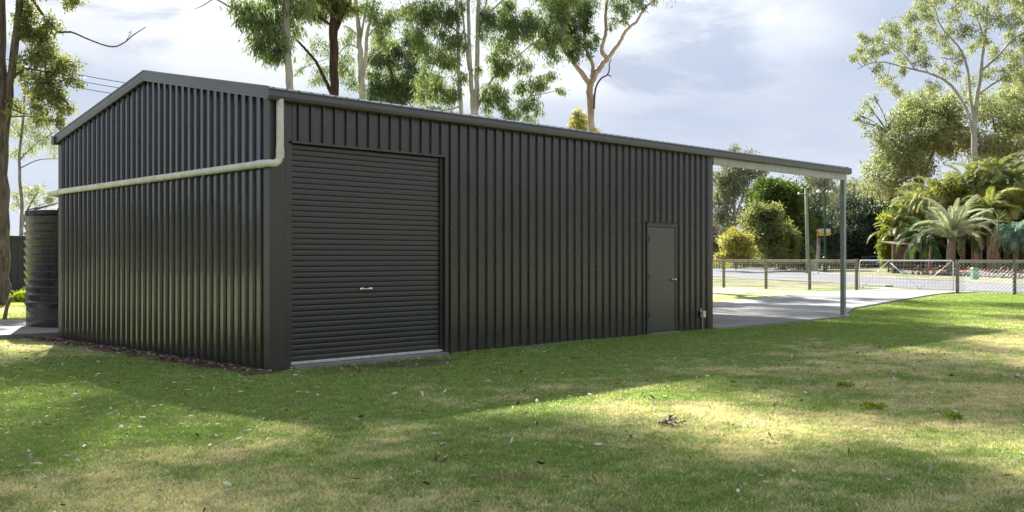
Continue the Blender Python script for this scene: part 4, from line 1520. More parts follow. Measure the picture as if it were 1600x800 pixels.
tree('small_tree', 'small yellowish tree top peeking above the roof beside the pink trunk', 62, (905, 428),
     [[(905, 430, 2.5), (906, 260, 2), (906, 205, 1.6), (904, 180, 1)], [(906, 215, 1.2), (930, 204, .8)]],
     [(905, 182, 8), (897, 192, 7), (912, 190, 7), (905, 200, 8), (930, 206, 5), (890, 204, 5), (915, 202, 6)],
     M['bark_grey'], M['leaf_yellow'], (.16, .06), .4, .9, .36)

# beyond the road, seen through the carport
def stem(x, y0, y1, r, lean=0):
    return [(x, y0, r), (x + lean * .3, (y0 * 2 + y1) / 3, r * .85), (x + lean * .7, (y0 + 2 * y1) / 3, r * .6), (x + lean, y1, r * .3)]


tree('gum_tree', 'tall grey green gum at the left of the carport opening', 112, (1150, 414),
     [stem(1150, 418, 262, 3.5, -4), [(1149, 340, 2), (1160, 310, 1.6), (1172, 285, 1)], [(1148, 330, 1.8), (1136, 300, 1.3), (1128, 285, 1)], [(1150, 350, 1.6), (1170, 318, 1.2), (1190, 275, .8)]],
     ell(1150, 250, 24, 16, 9, 9) + ell(1130, 288, 22, 22, 10, 9) + ell(1158, 285, 16, 18, 7, 8) + [(1186, 264, 7), (1194, 262, 5), (1178, 272, 6), (1124, 330, 12), (1136, 335, 10), (1120, 350, 12), (1132, 360, 9), (1140, 312, 9), (1116, 310, 12), (1168, 300, 7)],
     M['bark_pale'], M['leaf_pale'], (.36, .13), .7, .8, .75, twig=.03)
tree('dry_bush', 'leafless grey brown thicket behind the far shed corner', 92, (1116, 418),
     [stem(1112 + 4 * i, 420, 352 + 5 * (i % 3), .8, 3 - i) for i in range(6)],
     ell(1114, 370, 12, 24, 12, 8, 1.5, .8), M['bark_grey'], M['leaf_dry'], (.30, .04), .1, .8, .6, cat='bush', twig=.02)
tree('rounded_tree', 'big dense dark green round tree behind the yellow bush', 100, (1222, 416),
     [stem(1222, 420, 330, 4), [(1222, 370, 2), (1200, 330, 1.5)], [(1222, 370, 2), (1245, 330, 1.5)]],
     ell(1216, 318, 36, 30, 34, 10, 3.2) + ell(1232, 345, 24, 36, 20, 10, 3) + ell(1205, 300, 24, 16, 10, 8, 2) + ell(1248, 385, 12, 25, 8, 9, 2) + [(1182, 330, 9), (1186, 350, 9), (1178, 322, 6)],
     M['bark_grey'], M['leaf_dense'], (.34, .16), .1, 1.5, .80, twig=.03)
tree('olive_tree', 'tall olive green bushy tree in front of the dark round tree', 90, (1196, 418),
     [stem(1196, 420, 330, 2.5), [(1196, 380, 1.5), (1180, 345, 1)], [(1196, 380, 1.5), (1215, 345, 1)]],
     ell(1194, 336, 22, 18, 16, 7, 2) + ell(1200, 372, 26, 28, 22, 8, 2.2) + ell(1172, 352, 10, 14, 6, 7, 1.5) + [(1215, 326, 6), (1218, 342, 6)],
     M['bark_grey'], M['leaf_olive'], (.30, .11), .2, 1.2, .62, twig=.025)
tree('olive_tree', 'low dark olive bush right of the tall olive tree near the notice board', 92, (1232, 417),
     [stem(1232, 420, 375, 2)], ell(1230, 374, 16, 18, 14, 8, 1.6) + ell(1226, 398, 18, 12, 8, 8, 1.6), M['bark_grey'], M['leaf_olive'], (.28, .11), .2, 1.2, .6, cat='bush', twig=.025)
tree('yellow_bush', 'bright yellow leaved bush below the olive tree', 84, (1150, 419),
     [stem(1150, 421, 375, 1.6), [(1150, 405, 1), (1138, 380, .7)], [(1150, 405, 1), (1164, 380, .7)]],
     ell(1150, 378, 20, 15, 17, 7, 1.6) + ell(1160, 396, 18, 12, 9, 7, 1.4) + ell(1136, 398, 12, 12, 6, 6, 1.2), M['bark_grey'], M['leaf_yellow'], (.24, .10), .2, 1.1, .52, cat='bush', twig=.02)
tree('gum_tree', 'airy tall gum whose crown touches the underside of the carport beam', 122, (1278, 412),
     [stem(1278, 414, 262, 3, 4), [(1279, 340, 1.8), (1268, 300, 1.3), (1258, 275, .8)], [(1280, 330, 1.6), (1292, 300, 1.2), (1304, 285, .7)]],
     ell(1272, 278, 28, 16, 14, 7, 3, .6) + ell(1290, 310, 18, 20, 9, 7, 3, .6) + ell(1262, 305, 12, 20, 6, 7, 3, .6), M['bark_pale'], M['leaf_pale'], (.36, .12), .7, .7, .7, twig=.03)
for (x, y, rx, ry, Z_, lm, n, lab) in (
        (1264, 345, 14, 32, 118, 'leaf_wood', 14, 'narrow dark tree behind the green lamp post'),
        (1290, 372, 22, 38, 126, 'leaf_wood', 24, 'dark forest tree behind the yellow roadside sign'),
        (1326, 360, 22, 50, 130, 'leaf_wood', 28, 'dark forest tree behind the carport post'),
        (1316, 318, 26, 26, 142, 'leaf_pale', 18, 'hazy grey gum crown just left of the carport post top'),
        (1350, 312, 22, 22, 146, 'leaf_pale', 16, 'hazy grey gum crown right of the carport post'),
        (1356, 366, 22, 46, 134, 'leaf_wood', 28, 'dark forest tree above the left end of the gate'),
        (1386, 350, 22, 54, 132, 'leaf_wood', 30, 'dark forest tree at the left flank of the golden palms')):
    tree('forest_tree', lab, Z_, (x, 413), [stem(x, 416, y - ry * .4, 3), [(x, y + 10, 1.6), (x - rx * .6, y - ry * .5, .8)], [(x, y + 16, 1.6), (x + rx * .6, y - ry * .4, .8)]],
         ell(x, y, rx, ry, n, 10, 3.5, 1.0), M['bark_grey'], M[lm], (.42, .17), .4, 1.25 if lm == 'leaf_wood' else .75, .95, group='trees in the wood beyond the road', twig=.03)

# right side big gum and the dense trees behind it
tree('gum_tree', 'tallest airy gum with pale trunk above the palms on the right', 76, (1528, 424),
     [[(1530, 428, 6), (1526, 300, 5), (1523, 235, 4.4), (1523, 180, 4), (1531, 125, 2.8), (1535, 90, 2.5), (1540, 48, 2.2), (1546, -30, 1.9), (1550, -160, 1.2)],
      [(1524, 225, 2.8), (1514, 180, 2.2), (1501, 154, 1.9), (1488, 136, 2.2), (1472, 123, 1.9), (1450, 114, 1.6), (1430, 109, 1.4), (1405, 103, 1.2), (1381, 97, 1), (1360, 99, .8), (1339, 108, .5)],
      [(1522, 190, 2.6), (1516, 150, 2.2), (1512, 110, 1.9), (1502, 80, 1.6), (1488, 62, 1.3), (1470, 40, 1), (1460, 10, .8)],
      [(1534, 110, 2.2), (1550, 96, 1.8), (1566, 80, 1.6), (1582, 62, 1.4), (1605, 48, 1.1), (1640, 30, .8)], [(1538, 62, 1.8), (1528, 30, 1.4), (1516, -10, 1)], [(1526, 150, 2), (1550, 132, 1.6), (1575, 120, 1.2), (1610, 112, .8)],
      [(1505, 86, 1.2), (1488, 92, 1), (1470, 90, .7)], [(1430, 109, 1), (1412, 85, .8), (1390, 70, .5)], [(1450, 114, 1), (1440, 90, .8), (1425, 60, .5)], [(1540, 40, 1.4), (1556, 14, 1.1), (1570, -10, .8)]],
     [(x, y, r, rng.uniform(-2, 2), .62) for x, y, r in ((1345, 75, 6), (1335, 88, 5), (1357, 62, 7), (1348, 55, 5), (1368, 80, 6), (1390, 42, 9), (1400, 66, 9), (1420, 28, 10), (1430, 62, 9), (1410, 92, 8), (1450, 22, 10), (1440, 92, 9), (1470, 58, 9),
                        (1490, 22, 10), (1500, 88, 8), (1470, 104, 8), (1508, 48, 10), (1530, 16, 11), (1552, 30, 11), (1562, 82, 11), (1582, 30, 11), (1592, 88, 11), (1545, 112, 9), (1575, 112, 11), (1460, 132, 8), (1386, 122, 8), (1398, 138, 8),
                        (1372, 105, 6), (1440, 5, 10), (1465, 0, 9), (1505, 0, 11), (1560, 0, 11), (1590, 5, 12), (1400, 50, 6), (1480, 75, 7), (1375, 60, 6), (1382, 75, 6), (1455, 45, 6), (1425, 80, 6), (1490, 112, 7), (1520, 70, 7), (1440, 75, 5), (1600, 60, 10), (1580, 55, 8), (1485, 45, 6), (1355, 90, 5), (1515, 128, 7), (1412, 110, 5), (1430, 45, 5), (1535, 62, 8))]
     + scatter(1440, 1700, -160, -20, 16, 18, 3, .7) + scatter(1600, 1700, 0, 150, 9, 15, 2.5, .8),
     M['bark_pale'], M['leaf_grey'], (.26, .07), .8, .80, .50, twig=.016, sat=7)
tree('dense_tree', 'broad dense green tree left of the tall gum trunk', 90, (1440, 420),
     [stem(1440, 424, 200, 5), [(1440, 300, 3), (1410, 240, 2), (1385, 205, 1)], [(1440, 280, 3), (1465, 220, 2), (1480, 180, 1)]],
     ell(1438, 190, 52, 38, 40, 11, 3.5) + ell(1395, 215, 30, 34, 18, 10, 3) + ell(1440, 240, 60, 30, 26, 12, 3) + ell(1500, 200, 40, 50, 24, 12, 3) + ell(1398, 268, 44, 34, 26, 11, 3) + ell(1470, 160, 40, 24, 12, 10, 3) + [(1336, 186, 6), (1344, 180, 6), (1352, 192, 8), (1360, 170, 7), (1365, 210, 9), (1372, 245, 9), (1352, 158, 6), (1366, 150, 6)],
     M['bark_grey'], M['leaf_grey'], (.32, .11), .6, .5, .72, twig=.03, sat=1)
tree('dense_tree', 'dense green tree at the right picture edge behind the tall gum trunk', 88, (1580, 420),
     [stem(1580, 424, 150, 5), [(1580, 260, 3), (1555, 200, 2), (1548, 160, 1)], [(1580, 250, 3), (1605, 190, 2)]],
     ell(1580, 185, 42, 55, 44, 12, 3.5) + ell(1548, 235, 30, 24, 14, 10, 3) + ell(1640, 200, 40, 60, 22, 13, 3), M['bark_grey'], M['leaf_grey'], (.30, .11), .6, .5, .70, twig=.03, sat=1)
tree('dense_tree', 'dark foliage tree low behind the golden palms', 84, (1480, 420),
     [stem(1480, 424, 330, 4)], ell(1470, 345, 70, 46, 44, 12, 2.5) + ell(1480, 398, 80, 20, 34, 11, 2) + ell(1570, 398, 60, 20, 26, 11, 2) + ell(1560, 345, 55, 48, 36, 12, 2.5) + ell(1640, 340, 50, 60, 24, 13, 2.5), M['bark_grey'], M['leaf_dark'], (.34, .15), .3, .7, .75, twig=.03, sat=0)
tree('lime_shrub', 'lime green shrub left of the brown board shelter', 84, (1388, 424),
     [stem(1388, 426, 370, 1.5), [(1388, 400, 1), (1380, 372, .7)], [(1388, 400, 1), (1396, 360, .7)]],
     ell(1388, 368, 11, 20, 12, 7, 1.2) + ell(1384, 402, 7, 14, 8, 5, 1.0) + ell(1398, 340, 12, 16, 8, 6, 1), M['bark_grey'], M['leaf_lime'], (.24, .11), .3, 1.3, .45, cat='shrub', twig=.02)


for args in (('garden_shrub', 'yellow green shrub filling the bed left of the silvery palm', 83, (1432, 424), ell(1424, 342, 28, 34, 18, 8, 1.2) + ell(1450, 390, 18, 18, 10, 8, 1), 'leaf_lime'),
             ('garden_shrub', 'golden topped shrub between the silvery palm and the tall cane palms', 75, (1500, 425), ell(1490, 300, 40, 22, 16, 9, 1.2) + ell(1560, 300, 36, 26, 14, 9, 1.2), 'leaf_golden'),
             ('garden_shrub', 'mid green shrub low at the right picture edge behind the chain wire', 72, (1592, 428), ell(1590, 372, 22, 36, 16, 9, 1.2) + ell(1640, 360, 24, 46, 12, 10, 1.2), 'leaf_dense'),
             ('garden_shrub', 'brownish gold shrub behind the cordyline', 73.5, (1560, 428), ell(1556, 345, 20, 22, 9, 8, 1), 'leaf_olive')):
    tree(args[0], args[1], args[2], args[3], [stem(args[3][0], args[3][1], args[3][1] - 50, 1.2, 4), [(args[3][0], 400, .8), (args[3][0] - 12, 370, .5)]], args[4], M['bark_grey'], M[args[5]], (.40, .10), .5, .8, .5, cat='shrub', twig=.02, sat=1)

# ------------------------------------------------------------------ palms
def frond_mesh(name, length, droop, lw, ll, n, mat, twist=.5, lift=.0, vee=.35, tone=.5):
    """pinnate frond along +X, arching down; two rows of leaflets"""
    t = np.linspace(0, 1, 22)
    ang = lift - droop * t ** 1.6
    dx = np.cos(ang); dzz = np.sin(ang)
    x = np.concatenate([[0], np.cumsum((dx[:-1] + dx[1:]) / 2)]) / 21 * length
    z = np.concatenate([[0], np.cumsum((dzz[:-1] + dzz[1:]) / 2)]) / 21 * length
    P = np.stack([x, np.zeros_like(x), z], 1)
    V, fc = tube_np(P, np.linspace(.022, .005, 22) * length / 2.5, 4, False)
    V = list(map(tuple, V)); Fq = list(fc); T = [.8] * len(V)
    for i in range(n):
        s = .14 + .85 * i / (n - 1)
        c = np.array([np.interp(s, t, x), 0, np.interp(s, t, z)])
        a = np.interp(s, t, ang)
        tx = np.array([math.cos(a), 0, math.sin(a)]); up = np.array([-math.sin(a), 0, math.cos(a)])
        l = ll * (math.sin(math.pi * min(1, .12 + s * .86)) ** .6) * rng.uniform(.85, 1.1)
        for sd in (-1, 1):
            d_ = tx * .75 + np.array([0, sd, 0]) * .85 + up * (vee + .1 * rng.normal())
            d_ /= np.linalg.norm(d_)
            mid = c + d_ * l * .55
            tip = c + d_ * l * .95 + np.array([0, 0, -1.0]) * l * twist * rng.uniform(.5, 1.2)
            wv = tx * lw * .5
            o = len(V)
            V += [tuple(c - wv * .6), tuple(c + wv * .6), tuple(mid + wv), tuple(mid - wv), tuple(tip)]
            Fq += [(o, o + 1, o + 2, o + 3), (o + 3, o + 2, o + 4)]
            tt = np.clip(tone + .22 * rng.normal(), 0, 1); T += [tt] * 5
    return mesh_np(name, V, Fq, mat, False, T)


def palm(name, label, base, crown, Z, trunk_r, fronds, metas, trunk_mat, dz=0, group=None, fan=None, down=-.3, up=1.35):
    b = W(base[0], base[1], Z + dz); b[2] = ZG
    c = W(crown[0], crown[1], Z + dz)
    t = thing(name, label, 'palm', b, group)
    mb = MB()
    mb.tube(smooth_line([b - (0, 0, .2), b * .5 + c * .5 + rng.normal(0, .05, 3), c], 6), np.linspace(trunk_r * 1.25, trunk_r, 13), 12)
    part(t, 'trunk', mb, trunk_mat, True)
    ga = rng.uniform(0, 6.28)
    for i in range(fronds):
        f = (i + .5) / fronds
        el = up + (down - up) * f ** .9
        az = ga + i * 2.39996
        o = place('frond', metas[i % len(metas)], t, c - b, (rng.normal(0, .12), -el, az))
        s = rng.uniform(.72, 1.12) ; o.scale = (s, s, s)
    return t


tri = [frond_mesh('silver_frond', 3.6, dr, .055, .58, 60, M['frond_blue'], .7, 0, .5, tn) for dr, tn in ((.6, .6), (.85, .5), (1.2, .75), (1.9, .9))]
palm('triangle_palm', 'silvery blue feather palm with a stout trunk above the gate', (1486, 428), (1487, 374), 69, .27, 30, tri, M['palm_trunk'], down=.42, up=1.5)
gold = [frond_mesh('golden_frond', 2.7, dr, .055, .70, 46, M['frond_gold'], .45, .05, .3, tn) for dr, tn in ((1.1, .85), (1.5, .65), (1.9, .5), (1.3, 1.0))]
labs = {}
gp = [((1412, 424), (1418, 340), 82, 'golden cane palm at the left end of the clump over the shelter'),
      ((1440, 425), (1436, 316), 81, 'golden cane palm leaning over the shelter roof'),
      ((1452, 425), (1462, 304), 76, 'golden cane palm behind the left fronds of the silvery palm'),
      ((1505, 426), (1508, 292), 76, 'golden cane palm behind the silvery palm just under the pale gum trunk'),
      ((1530, 427), (1532, 282), 75, 'tall golden cane palm right of the pale gum trunk'),
      ((1552, 427), (1556, 272), 74, 'tallest bright yellow cane palm of the clump'),
      ((1578, 428), (1582, 284), 73, 'golden cane palm near the right picture edge above the drooping blue palm'),
      ((1610, 430), (1606, 276), 74, 'golden cane palm cut by the right picture edge'),
      ((1545, 428), (1545, 326), 71.5, 'lower golden cane palm above the brown cordyline'),
      ((1400, 424), (1400, 362), 82.5, 'short golden cane palm behind the lime shrub'),
      ((1590, 430), (1592, 322), 72, 'lower cane palm just above the drooping blue palm')]
for i, (b_, c_, Z_, lab) in enumerate(gp):
    palm('cane_palm', lab, b_, c_, Z_, .08, 20, gold[i % 4:] + gold[:i % 4], M['palm_trunk'], 0, 'golden cane palms in the garden', down=-.5, up=1.3)
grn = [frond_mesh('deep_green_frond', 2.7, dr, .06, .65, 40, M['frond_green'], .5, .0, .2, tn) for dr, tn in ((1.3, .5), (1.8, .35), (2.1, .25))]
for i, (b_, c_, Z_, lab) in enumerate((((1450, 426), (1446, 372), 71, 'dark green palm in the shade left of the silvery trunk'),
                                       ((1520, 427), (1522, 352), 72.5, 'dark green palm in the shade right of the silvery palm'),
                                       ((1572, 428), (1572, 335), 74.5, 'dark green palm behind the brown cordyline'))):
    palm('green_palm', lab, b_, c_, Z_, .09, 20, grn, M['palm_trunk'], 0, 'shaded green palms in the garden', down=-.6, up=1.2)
teal = [frond_mesh('blue_green_frond', 1.9, dr, .10, .55, 22, M['frond_teal'], 1.0, .0, -.1, tn) for dr, tn in ((1.5, .8), (2.0, .5), (2.4, .3))]
palm('weeping_palm', 'drooping blue green palm at the right picture edge', (1586, 430), (1588, 362), 67, .14, 26, teal, M['palm_trunk'], down=-.7, up=1.1)
dead = [frond_mesh('dead_leaf', 1.2, dr, .06, .25, 12, M['frond_dead'], .6, .0, .1, tn) for dr, tn in ((1.0, .8), (1.6, .5))]
spk = [frond_mesh('spiky_leaf', .95, .5, .05, .12, 10, M['frond_gold'], .3, 0, .1, .6)]
t = palm('cordyline', 'brown cordyline with a skirt of dead leaves and a small spiky head', (1556, 431), (1560, 344), 66, .06, 16, spk, M['palm_trunk'], down=-.2, up=1.5)
b_ = np.array(t.location)
for i in range(46):
    f = i / 46
    q = W(1553 + 3 * math.sin(i), 420 - 58 * f, 66)
    o = place('dead_leaf', dead[i % 2], t, q - b_, (0, .7 + .5 * rng.random(), i * 2.4))
    o.scale = (.85, .85, .85)

mb = MB()
for px in list(range(1400, 1660, 14)):
    q = W(px + 6 * rng.random(), 420, 78 + 3 * rng.random())
    mb.tube([(q[0], q[1], ZG), (q[0] + .2 * rng.normal(), q[1], 2.2), (q[0] + .4 * rng.normal(), q[1], 4.0)], [.06, .05, .03], 6)
    

# green growth along the far kerb
C = []; T = []
for _ in range(5200):
    px = rng.uniform(1040, 1216); 
    q = ground(px, 416.5 + 2.6 * rng.random(), ZG); q[2] += abs(rng.normal(0, .30)); C.append(q); T.append(rng.uniform(0, 1))
C = np.array(C); D = rng.normal(size=C.shape) * .6; D[:, 2] += .8
V, Tr = leaf_cloud(C, D, .42, .10)
o = place('verge_growth', mesh_np('verge_growth', V - C[0], Tr, M['leaf_lime'], False, np.repeat(T, 4)), None, C[0])
tag(o, 'tall lime green grassy growth along the far side of the road', None, None, 'stuff')

# far wood closing the view beyond the road, and beyond the block behind the viewer
def wood(name, label, line, height, depth, n, mat, size):
    P = np.array(line, float)
    seg = np.linalg.norm(np.diff(P, axis=0), axis=1); cum = np.concatenate([[0], np.cumsum(seg)])
    Cs, Ts = [], []
    s = 0
    while s < cum[-1]:
        i = min(np.searchsorted(cum, s, 'right') - 1, len(seg) - 1)
        q = P[i] + (P[i + 1] - P[i]) * (s - cum[i]) / seg[i] + rng.normal(0, depth, 2)
        h = height * rng.uniform(.6, 1.15); w = height * rng.uniform(.22, .38)
        m_ = n
        a = rng.normal(size=(m_, 3)); a /= np.linalg.norm(a, axis=1)[:, None]
        a *= (rng.uniform(.3, 1, m_) ** .4)[:, None]
        lump = 1 + .25 * np.sin(a[:, :1] * 7 + s) * np.cos(a[:, 2:] * 6)
        c = np.stack([q[0] + a[:, 0] * w * lump[:, 0], q[1] + a[:, 1] * w * lump[:, 0], h * .52 + a[:, 2] * h * .5], 1)
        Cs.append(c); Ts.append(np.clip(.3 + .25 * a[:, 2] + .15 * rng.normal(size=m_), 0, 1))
        s += w * 1.1
    C = np.concatenate(Cs); T = np.concatenate(Ts)
    D = rng.normal(size=C.shape); D[:, 2] -= .5
    V, Tr = leaf_cloud(C, D, size, size * .5)
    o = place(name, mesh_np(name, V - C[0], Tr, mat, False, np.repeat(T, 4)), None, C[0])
    tree.count += len(Tr)
    return tag(o, label, None, None, 'stuff')


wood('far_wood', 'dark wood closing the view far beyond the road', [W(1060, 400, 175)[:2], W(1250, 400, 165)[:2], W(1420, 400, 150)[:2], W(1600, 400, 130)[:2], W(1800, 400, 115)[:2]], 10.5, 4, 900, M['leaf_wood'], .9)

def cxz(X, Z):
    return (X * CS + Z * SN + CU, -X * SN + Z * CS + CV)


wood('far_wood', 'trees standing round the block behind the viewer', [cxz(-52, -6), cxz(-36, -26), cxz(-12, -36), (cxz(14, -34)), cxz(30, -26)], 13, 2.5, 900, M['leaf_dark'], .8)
wood('far_wood', 'trees standing beyond the right side of the lawn', [cxz(38, -18), cxz(46, 2), cxz(56, 26)], 11, 2.5, 800, M['leaf_wood'], .8)  # leaf colour lighter than behind the viewer, standing in for sun on them
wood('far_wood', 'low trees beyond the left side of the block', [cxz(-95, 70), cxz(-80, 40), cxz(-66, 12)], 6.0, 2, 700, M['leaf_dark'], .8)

wood('far_wood', 'unseen trees at the left, added to shade the tank yard', [cxz(-24, 38), cxz(-50, 45)], 9.5, 1.2, 900, M['leaf_dark'], .6)  # out of view, added to shade the yard reflected in the gable

# ------------------------------------------------------------------ lawn grass, litter
def inside_hard(u, v):
    """True where no grass grows: shed, slabs, driveway, pad, road side"""
    m = (u > -.10) & (u < L + .04) & (v > -.05) & (v < WD + .05)
    m |= (u > .28) & (u < 2.98) & (v > -.16) & (v < .1)
    m |= (u > L) & (u < 15.92) & (v > -.16) & (v < 7.15)
    ev = np.interp(u, [15.9, 16.6, 19.0, 20.5, 29.3, 33, 37], [-.12, .35, 1.35, 1.55, 2.45, 1.6, .5]) - .03
    bv = np.interp(u, [15.9, 19.2, 29.3, 33, 45], [7.1, 6.05, 5.78, 6.4, 8.8]) + .03
    m |= (u > 15.85) & (u < 34) & (v > ev) & (v < bv)
    m |= (u > -1.6) & (u < 3.6) & (v > 7.4) & (v < 12.1)
    return m


def to_uv(X, Z):
    return X * CS + Z * SN + CU, -X * SN + Z * CS + CV


def sample(n, z0, z1, padx=3.2):
    Z = np.sqrt(rng.uniform(z0 ** 2, z1 ** 2, n)); X = rng.uniform(-1, 1, n) * (Z * 800 / F + padx)
    return to_uv(X, Z)


def tuft_mesh(name, nb, spread, h, w):
    V, Fq, T = [], [], []
    for _ in range(nb):
        x, y = rng.normal(0, spread, 2)
        a = rng.uniform(0, 6.28); ln = rng.uniform(.5, 1.7) * h; hh = h * rng.uniform(.3, 1.1)
        d_ = np.array([math.cos(a), math.sin(a), 0]); s = np.array([-d_[1], d_[0], 0]) * w * rng.uniform(.6, 1.2)
        p0 = np.array([x, y, -.006]); p1 = p0 + d_ * ln * .35 + np.array([0, 0, hh * .65]); p2 = p0 + d_ * ln + np.array([0, 0, hh])
        o = len(V)
        V += [p0 - s, p0 + s, p1 + s * .75, p1 - s * .75, p2]
        Fq += [(o, o + 1, o + 2, o + 3), (o + 3, o + 2, o + 4)]
        tv = rng.uniform(0, 1); T += [tv * .8, tv * .8, tv, tv, tv]
    return mesh_np(name, V, Fq, M['blade'], False, T)


def grass(name, label, u, v, scale, protos):
    n = len(u)
    P = np.stack([u, v, gz(u)], 1)
    c = P[0].copy()
    me = bpy.data.meshes.new(name); me.vertices.add(n)
    me.vertices.foreach_set('co', (P - c).astype(np.float32).ravel())
    a = me.attributes.new('rot', 'FLOAT', 'POINT'); a.data.foreach_set('value', rng.uniform(0, 6.28, n).astype(np.float32))
    a = me.attributes.new('scl', 'FLOAT', 'POINT'); a.data.foreach_set('value', (scale * rng.uniform(.7, 1.3, n)).astype(np.float32))
    o = place(name, me, None, c)
    tag(o, label, None, None, 'stuff')
    ng = bpy.data.node_groups.new(name, 'GeometryNodeTree')
    ng.interface.new_socket('Geometry', in_out='INPUT', socket_type='NodeSocketGeometry')
    ng.interface.new_socket('Geometry', in_out='OUTPUT', socket_type='NodeSocketGeometry')
    N, Lk = ng.nodes, ng.links
    gi = N.new('NodeGroupInput'); go = N.new('NodeGroupOutput')
    ip = N.new('GeometryNodeInstanceOnPoints')
    gti = N.new('GeometryNodeGeometryToInstance')
    for p_ in protos:
        oi = N.new('GeometryNodeObjectInfo'); oi.inputs['Object'].default_value = p_; oi.inputs['As Instance'].default_value = True
        Lk.new(oi.outputs['Geometry'], gti.inputs[0])
    Lk.new(gi.outputs[0], ip.inputs['Points']); Lk.new(gti.outputs[0], ip.inputs['Instance'])
    ip.inputs['Pick Instance'].default_value = True
    rv = N.new('FunctionNodeRandomValue'); rv.data_type = 'INT'
    rv.inputs[4].default_value = 0; rv.inputs[5].default_value = len(protos) - 1
    Lk.new(rv.outputs[2], ip.inputs['Instance Index'])
    r_ = N.new('GeometryNodeInputNamedAttribute'); r_.data_type = 'FLOAT'; r_.inputs[0].default_value = 'rot'
    s_ = N.new('GeometryNodeInputNamedAttribute'); s_.data_type = 'FLOAT'; s_.inputs[0].default_value = 'scl'
    cx = N.new('ShaderNodeCombineXYZ'); Lk.new(r_.outputs[0], cx.inputs[2])
    try:
        er = N.new('FunctionNodeEulerToRotation'); Lk.new(cx.outputs[0], er.inputs[0]); Lk.new(er.outputs[0], ip.inputs['Rotation'])
    except Exception:
        Lk.new(cx.outputs[0], ip.inputs['Rotation'])
    Lk.new(s_.outputs[0], ip.inputs['Scale'])
    Lk.new(ip.outputs[0], go.inputs[0])
    md = o.modifiers.new('scatter', 'NODES'); md.node_group = ng
    return o


protos = [bpy.data.objects.new('grass_tuft', tuft_mesh('grass_tuft', 17, .05, .030, .0036)) for _ in range(5)]
farp = [bpy.data.objects.new('grass_tuft', tuft_mesh('grass_tuft', 24, .10, .034, .007)) for _ in range(4)]
uu, vv = [], []
for n_, z0, z1, pr in ((46000, 3.2, 8.5, 0), (42000, 8.5, 13, 0), (40000, 13, 20, 0)):
    a, b = sample(n_, z0, z1); uu.append(a); vv.append(b)
u = np.concatenate(uu); v = np.concatenate(vv)
wobn = .12 * np.sin(v * 5.3) + .1 * np.sin(v * 11.7 + 1)
m = ~inside_hard(u, v)
m &= ~((u > -.50 + wobn) & (u < .15) & (v > -.35) & (v < 8.2) & (rng.random(len(u)) < .93))
m &= ~((((u - 1.35) / 1.4) ** 2 + ((v + .55) / .45) ** 2 < 1 + wobn * 3) & (rng.random(len(u)) < .75))
u, v = u[m], v[m]
sc_ = 1 + .55 * np.exp(-((np.abs(v + .25)) / .35) ** 2) * (v < 0) * (u > 3.2)
grass('lawn_grass', 'short mown grass of the lawn around the shed', u, v, sc_, protos)
a, b = sample(52000, 20, 34)
m = ~inside_hard(a, b)
m &= (a < 31.5)
grass('lawn_grass', 'short mown grass further off by the street fence', a[m], b[m], np.full(m.sum(), 1.0), farp)
# taller weeds by the slab and the fence
a1 = rng.uniform(9.9, 12.6, 420); b1 = -.35 - np.abs(rng.normal(0, .45, 420))
a2 = rng.uniform(3.1, 10, 700); b2 = -.07 - np.abs(rng.normal(0, .06, 700))
grass('lawn_grass', 'lusher tufts of grass along the foot of the long wall', np.concatenate([a1, a2]), np.concatenate([b1, b2]), np.concatenate([np.full(420, 1.5), rng.uniform(.9, 2.2, 700)]), protos)


def litter(n, area, name, label, sizes, dark=None):
    a, b = area
    k = len(a)
    dd = rng.normal(size=(k, 3)); dd[:, 2] *= .25
    z = gz(a) + rng.uniform(.026, .044, k)
    C = np.stack([a, b, z], 1)
    ln = sizes[0] * rng.uniform(.5, 1.6, k)
    d_ = dd / np.linalg.norm(dd, axis=1)[:, None]
    s = np.cross(d_, np.array([0, 0, 1.0]) + rng.normal(0, .35, (k, 3))); s /= np.linalg.norm(s, axis=1)[:, None]
    up = np.cross(s, d_)
    w = ln * rng.uniform(.14, .42, k)
    V = np.empty((k, 6, 3)); cu = (ln * rng.uniform(-.1, .3, k))[:, None]
    L2 = ln[:, None]; w2 = w[:, None]
    V[:, 0] = C - d_ * L2 * .5; V[:, 5] = C + d_ * L2 * .5 + up * cu * .3
    V[:, 1] = C - d_ * L2 * .15 + s * w2 * .5 + up * cu * .3; V[:, 2] = C - d_ * L2 * .15 - s * w2 * .5 + up * cu * .4
    V[:, 3] = C + d_ * L2 * .2 + s * w2 * .42 + up * cu * .5; V[:, 4] = C + d_ * L2 * .2 - s * w2 * .42 + up * cu * .3
    I = np.arange(k)[:, None] * 6
    T = np.concatenate([I + [0, 1, 2], I + [1, 3, 2], I + [2, 3, 4], I + [3, 5, 4]], 1).reshape(-1, 3)
    tv = rng.uniform(0, 1, k) if dark is None else np.clip(rng.normal(dark, .28, k), 0, 1)
    o = place(name, mesh_np(name, V.reshape(-1, 3) - C[0], T, M['litter'], False, np.repeat(tv, 6)), None, C[0])
    return tag(o, label, None, None, 'stuff')


a, b = sample(4600, 3.5, 16)
m = ~inside_hard(a, b); 
litter(0, (a[m], b[m]), 'leaf_litter', 'dry fallen leaves scattered over the lawn', (.052,), .60)
b = rng.uniform(-.3, 8.0, 1500); a = -.14 - np.abs(rng.normal(0, .16, 1500))
litter(0, (a, b), 'leaf_litter', 'brown leaf litter along the foot of the gable wall', (.06,), .3)
X = rng.uniform(-6.5, -2.0, 700); Z = rng.uniform(6, 16, 700); a, b = to_uv(X, Z); m = ~inside_hard(a, b)
litter(0, (a[m], b[m]), 'leaf_litter', 'bark flakes and leaves under the left tree', (.045,), .45)

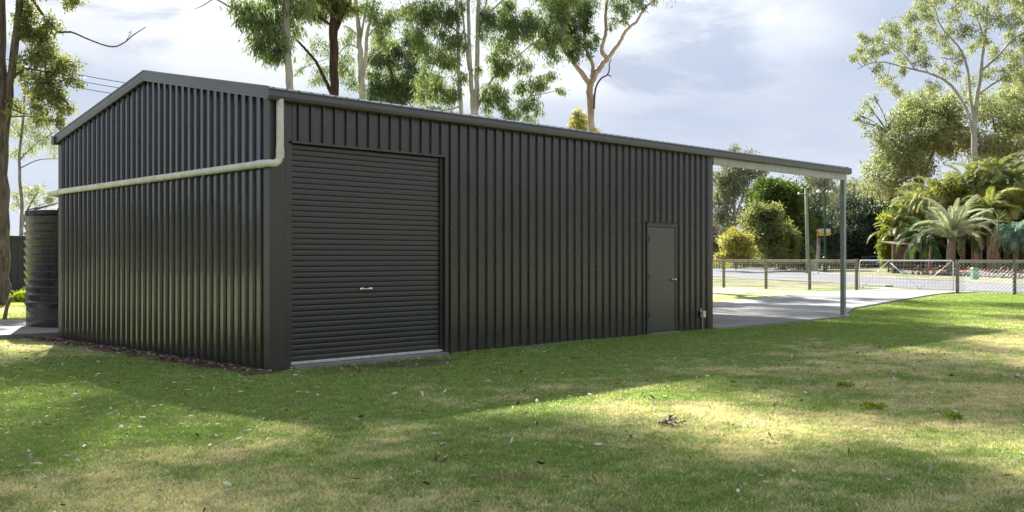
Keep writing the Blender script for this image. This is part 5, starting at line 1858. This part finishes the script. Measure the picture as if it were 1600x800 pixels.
# clump of dead leaves and bark
def pile(name, label, px, py, mat_t, cat, n=9, r=.10, ln=.16, z=.03):
    p = ground(px, py)
    t = thing(name, label, cat, p)
    for i in range(n):
        a = rng.uniform(0, 6.28); q = p + np.array([rng.normal(0, r) * CS, -rng.normal(0, r) * SN, z * rng.random()])
        d_ = np.array([math.cos(a), math.sin(a), .3 * rng.normal()]) * ln * rng.uniform(.5, 1)
        mb = MB(); wv = np.array([-math.sin(a), math.cos(a), 0]) * .02
        mid = q + d_ * .5 + np.array([0, 0, .03])
        V = [q, mid + wv, mid - wv, q + d_, mid + np.array([0, 0, -.012])]
        mb.add(V, [(0, 1, 4), (0, 4, 2), (1, 3, 4), (4, 3, 2), (0, 2, 1), (1, 2, 3)])
        part(t, 'bark_flake', mb, mat_t)
    return t


pile('bark_pile', 'dark clump of dead bark and leaves on the sunny lawn', 1043, 665, M['deadbark'], 'bark pile', 14, .09, .14)
pile('bark_scrap', 'pale scrap of bark lying at the right picture edge of the lawn', 1598, 592, M['bark_white'], 'bark scrap', 6, .10, .2)

for i, (px, py, lab) in enumerate(((1320, 606, 'small broadleaf weed nearest the shed in the right lawn'), (1366, 641, 'small broadleaf weed in the middle of the right lawn'), (1486, 657, 'broadleaf weed at the edge of the sunny band on the right'))):
    q = ground(px, py)
    k = 46
    C = q + np.stack([rng.normal(0, .035, k), rng.normal(0, .035, k), rng.uniform(.01, .04, k)], 1)
    D = (C - q); D[:, 2] = .03 + .03 * rng.random(k)
    V, Tr = leaf_cloud(C, D, .055, .034)
    t = place('lawn_weed', mesh_np('lawn_weed', V - q, Tr, M['leaf_lime'], False, np.repeat(rng.uniform(.3, .9, k), 4)), None, q)
    tag(t, lab, 'weed', 'broadleaf weeds in the lawn')

# stake and weed left of the tank
p = ground(5, 500)
t = thing('wooden_stake', 'leaning brown wooden stake in the grass left of the tank pad', 'stake', p)
q = W(14, 468, (EYE) * F / (500 - CY)); q2 = p
mb = MB(); mb.tube([p - (0, 0, .1), (p + q) / 2 + (.01, .02, 0), q], [.055, .045, .04], 7)
part(t, 'shaft', mb, M['timber'])
mb = MB(); mb.tube([q - (0, 0, .05), q + (.05, -.04, .05)], [.05, .035], 6)
part(t, 'splintered_top', mb, M['timber'])
C = []; 
for _ in range(420):
    q = ground(34 + 9 * rng.normal(), 471 + 1.5 * rng.random()); q[2] += abs(rng.normal(0, .14)); C.append(q)
C = np.array(C); D = rng.normal(size=C.shape); D[:, 2] += .7
V, Tr = leaf_cloud(C, D, .17, .07)
tag(place('weed_patch', mesh_np('weed_patch', V - C[0], Tr, M['leaf_lime'], False, np.repeat(rng.uniform(0, 1, len(C)), 4)), None, C[0]), 'low bright green weeds in front of the dark fence', None, None, 'stuff')
print('leaf tris', tree.count)
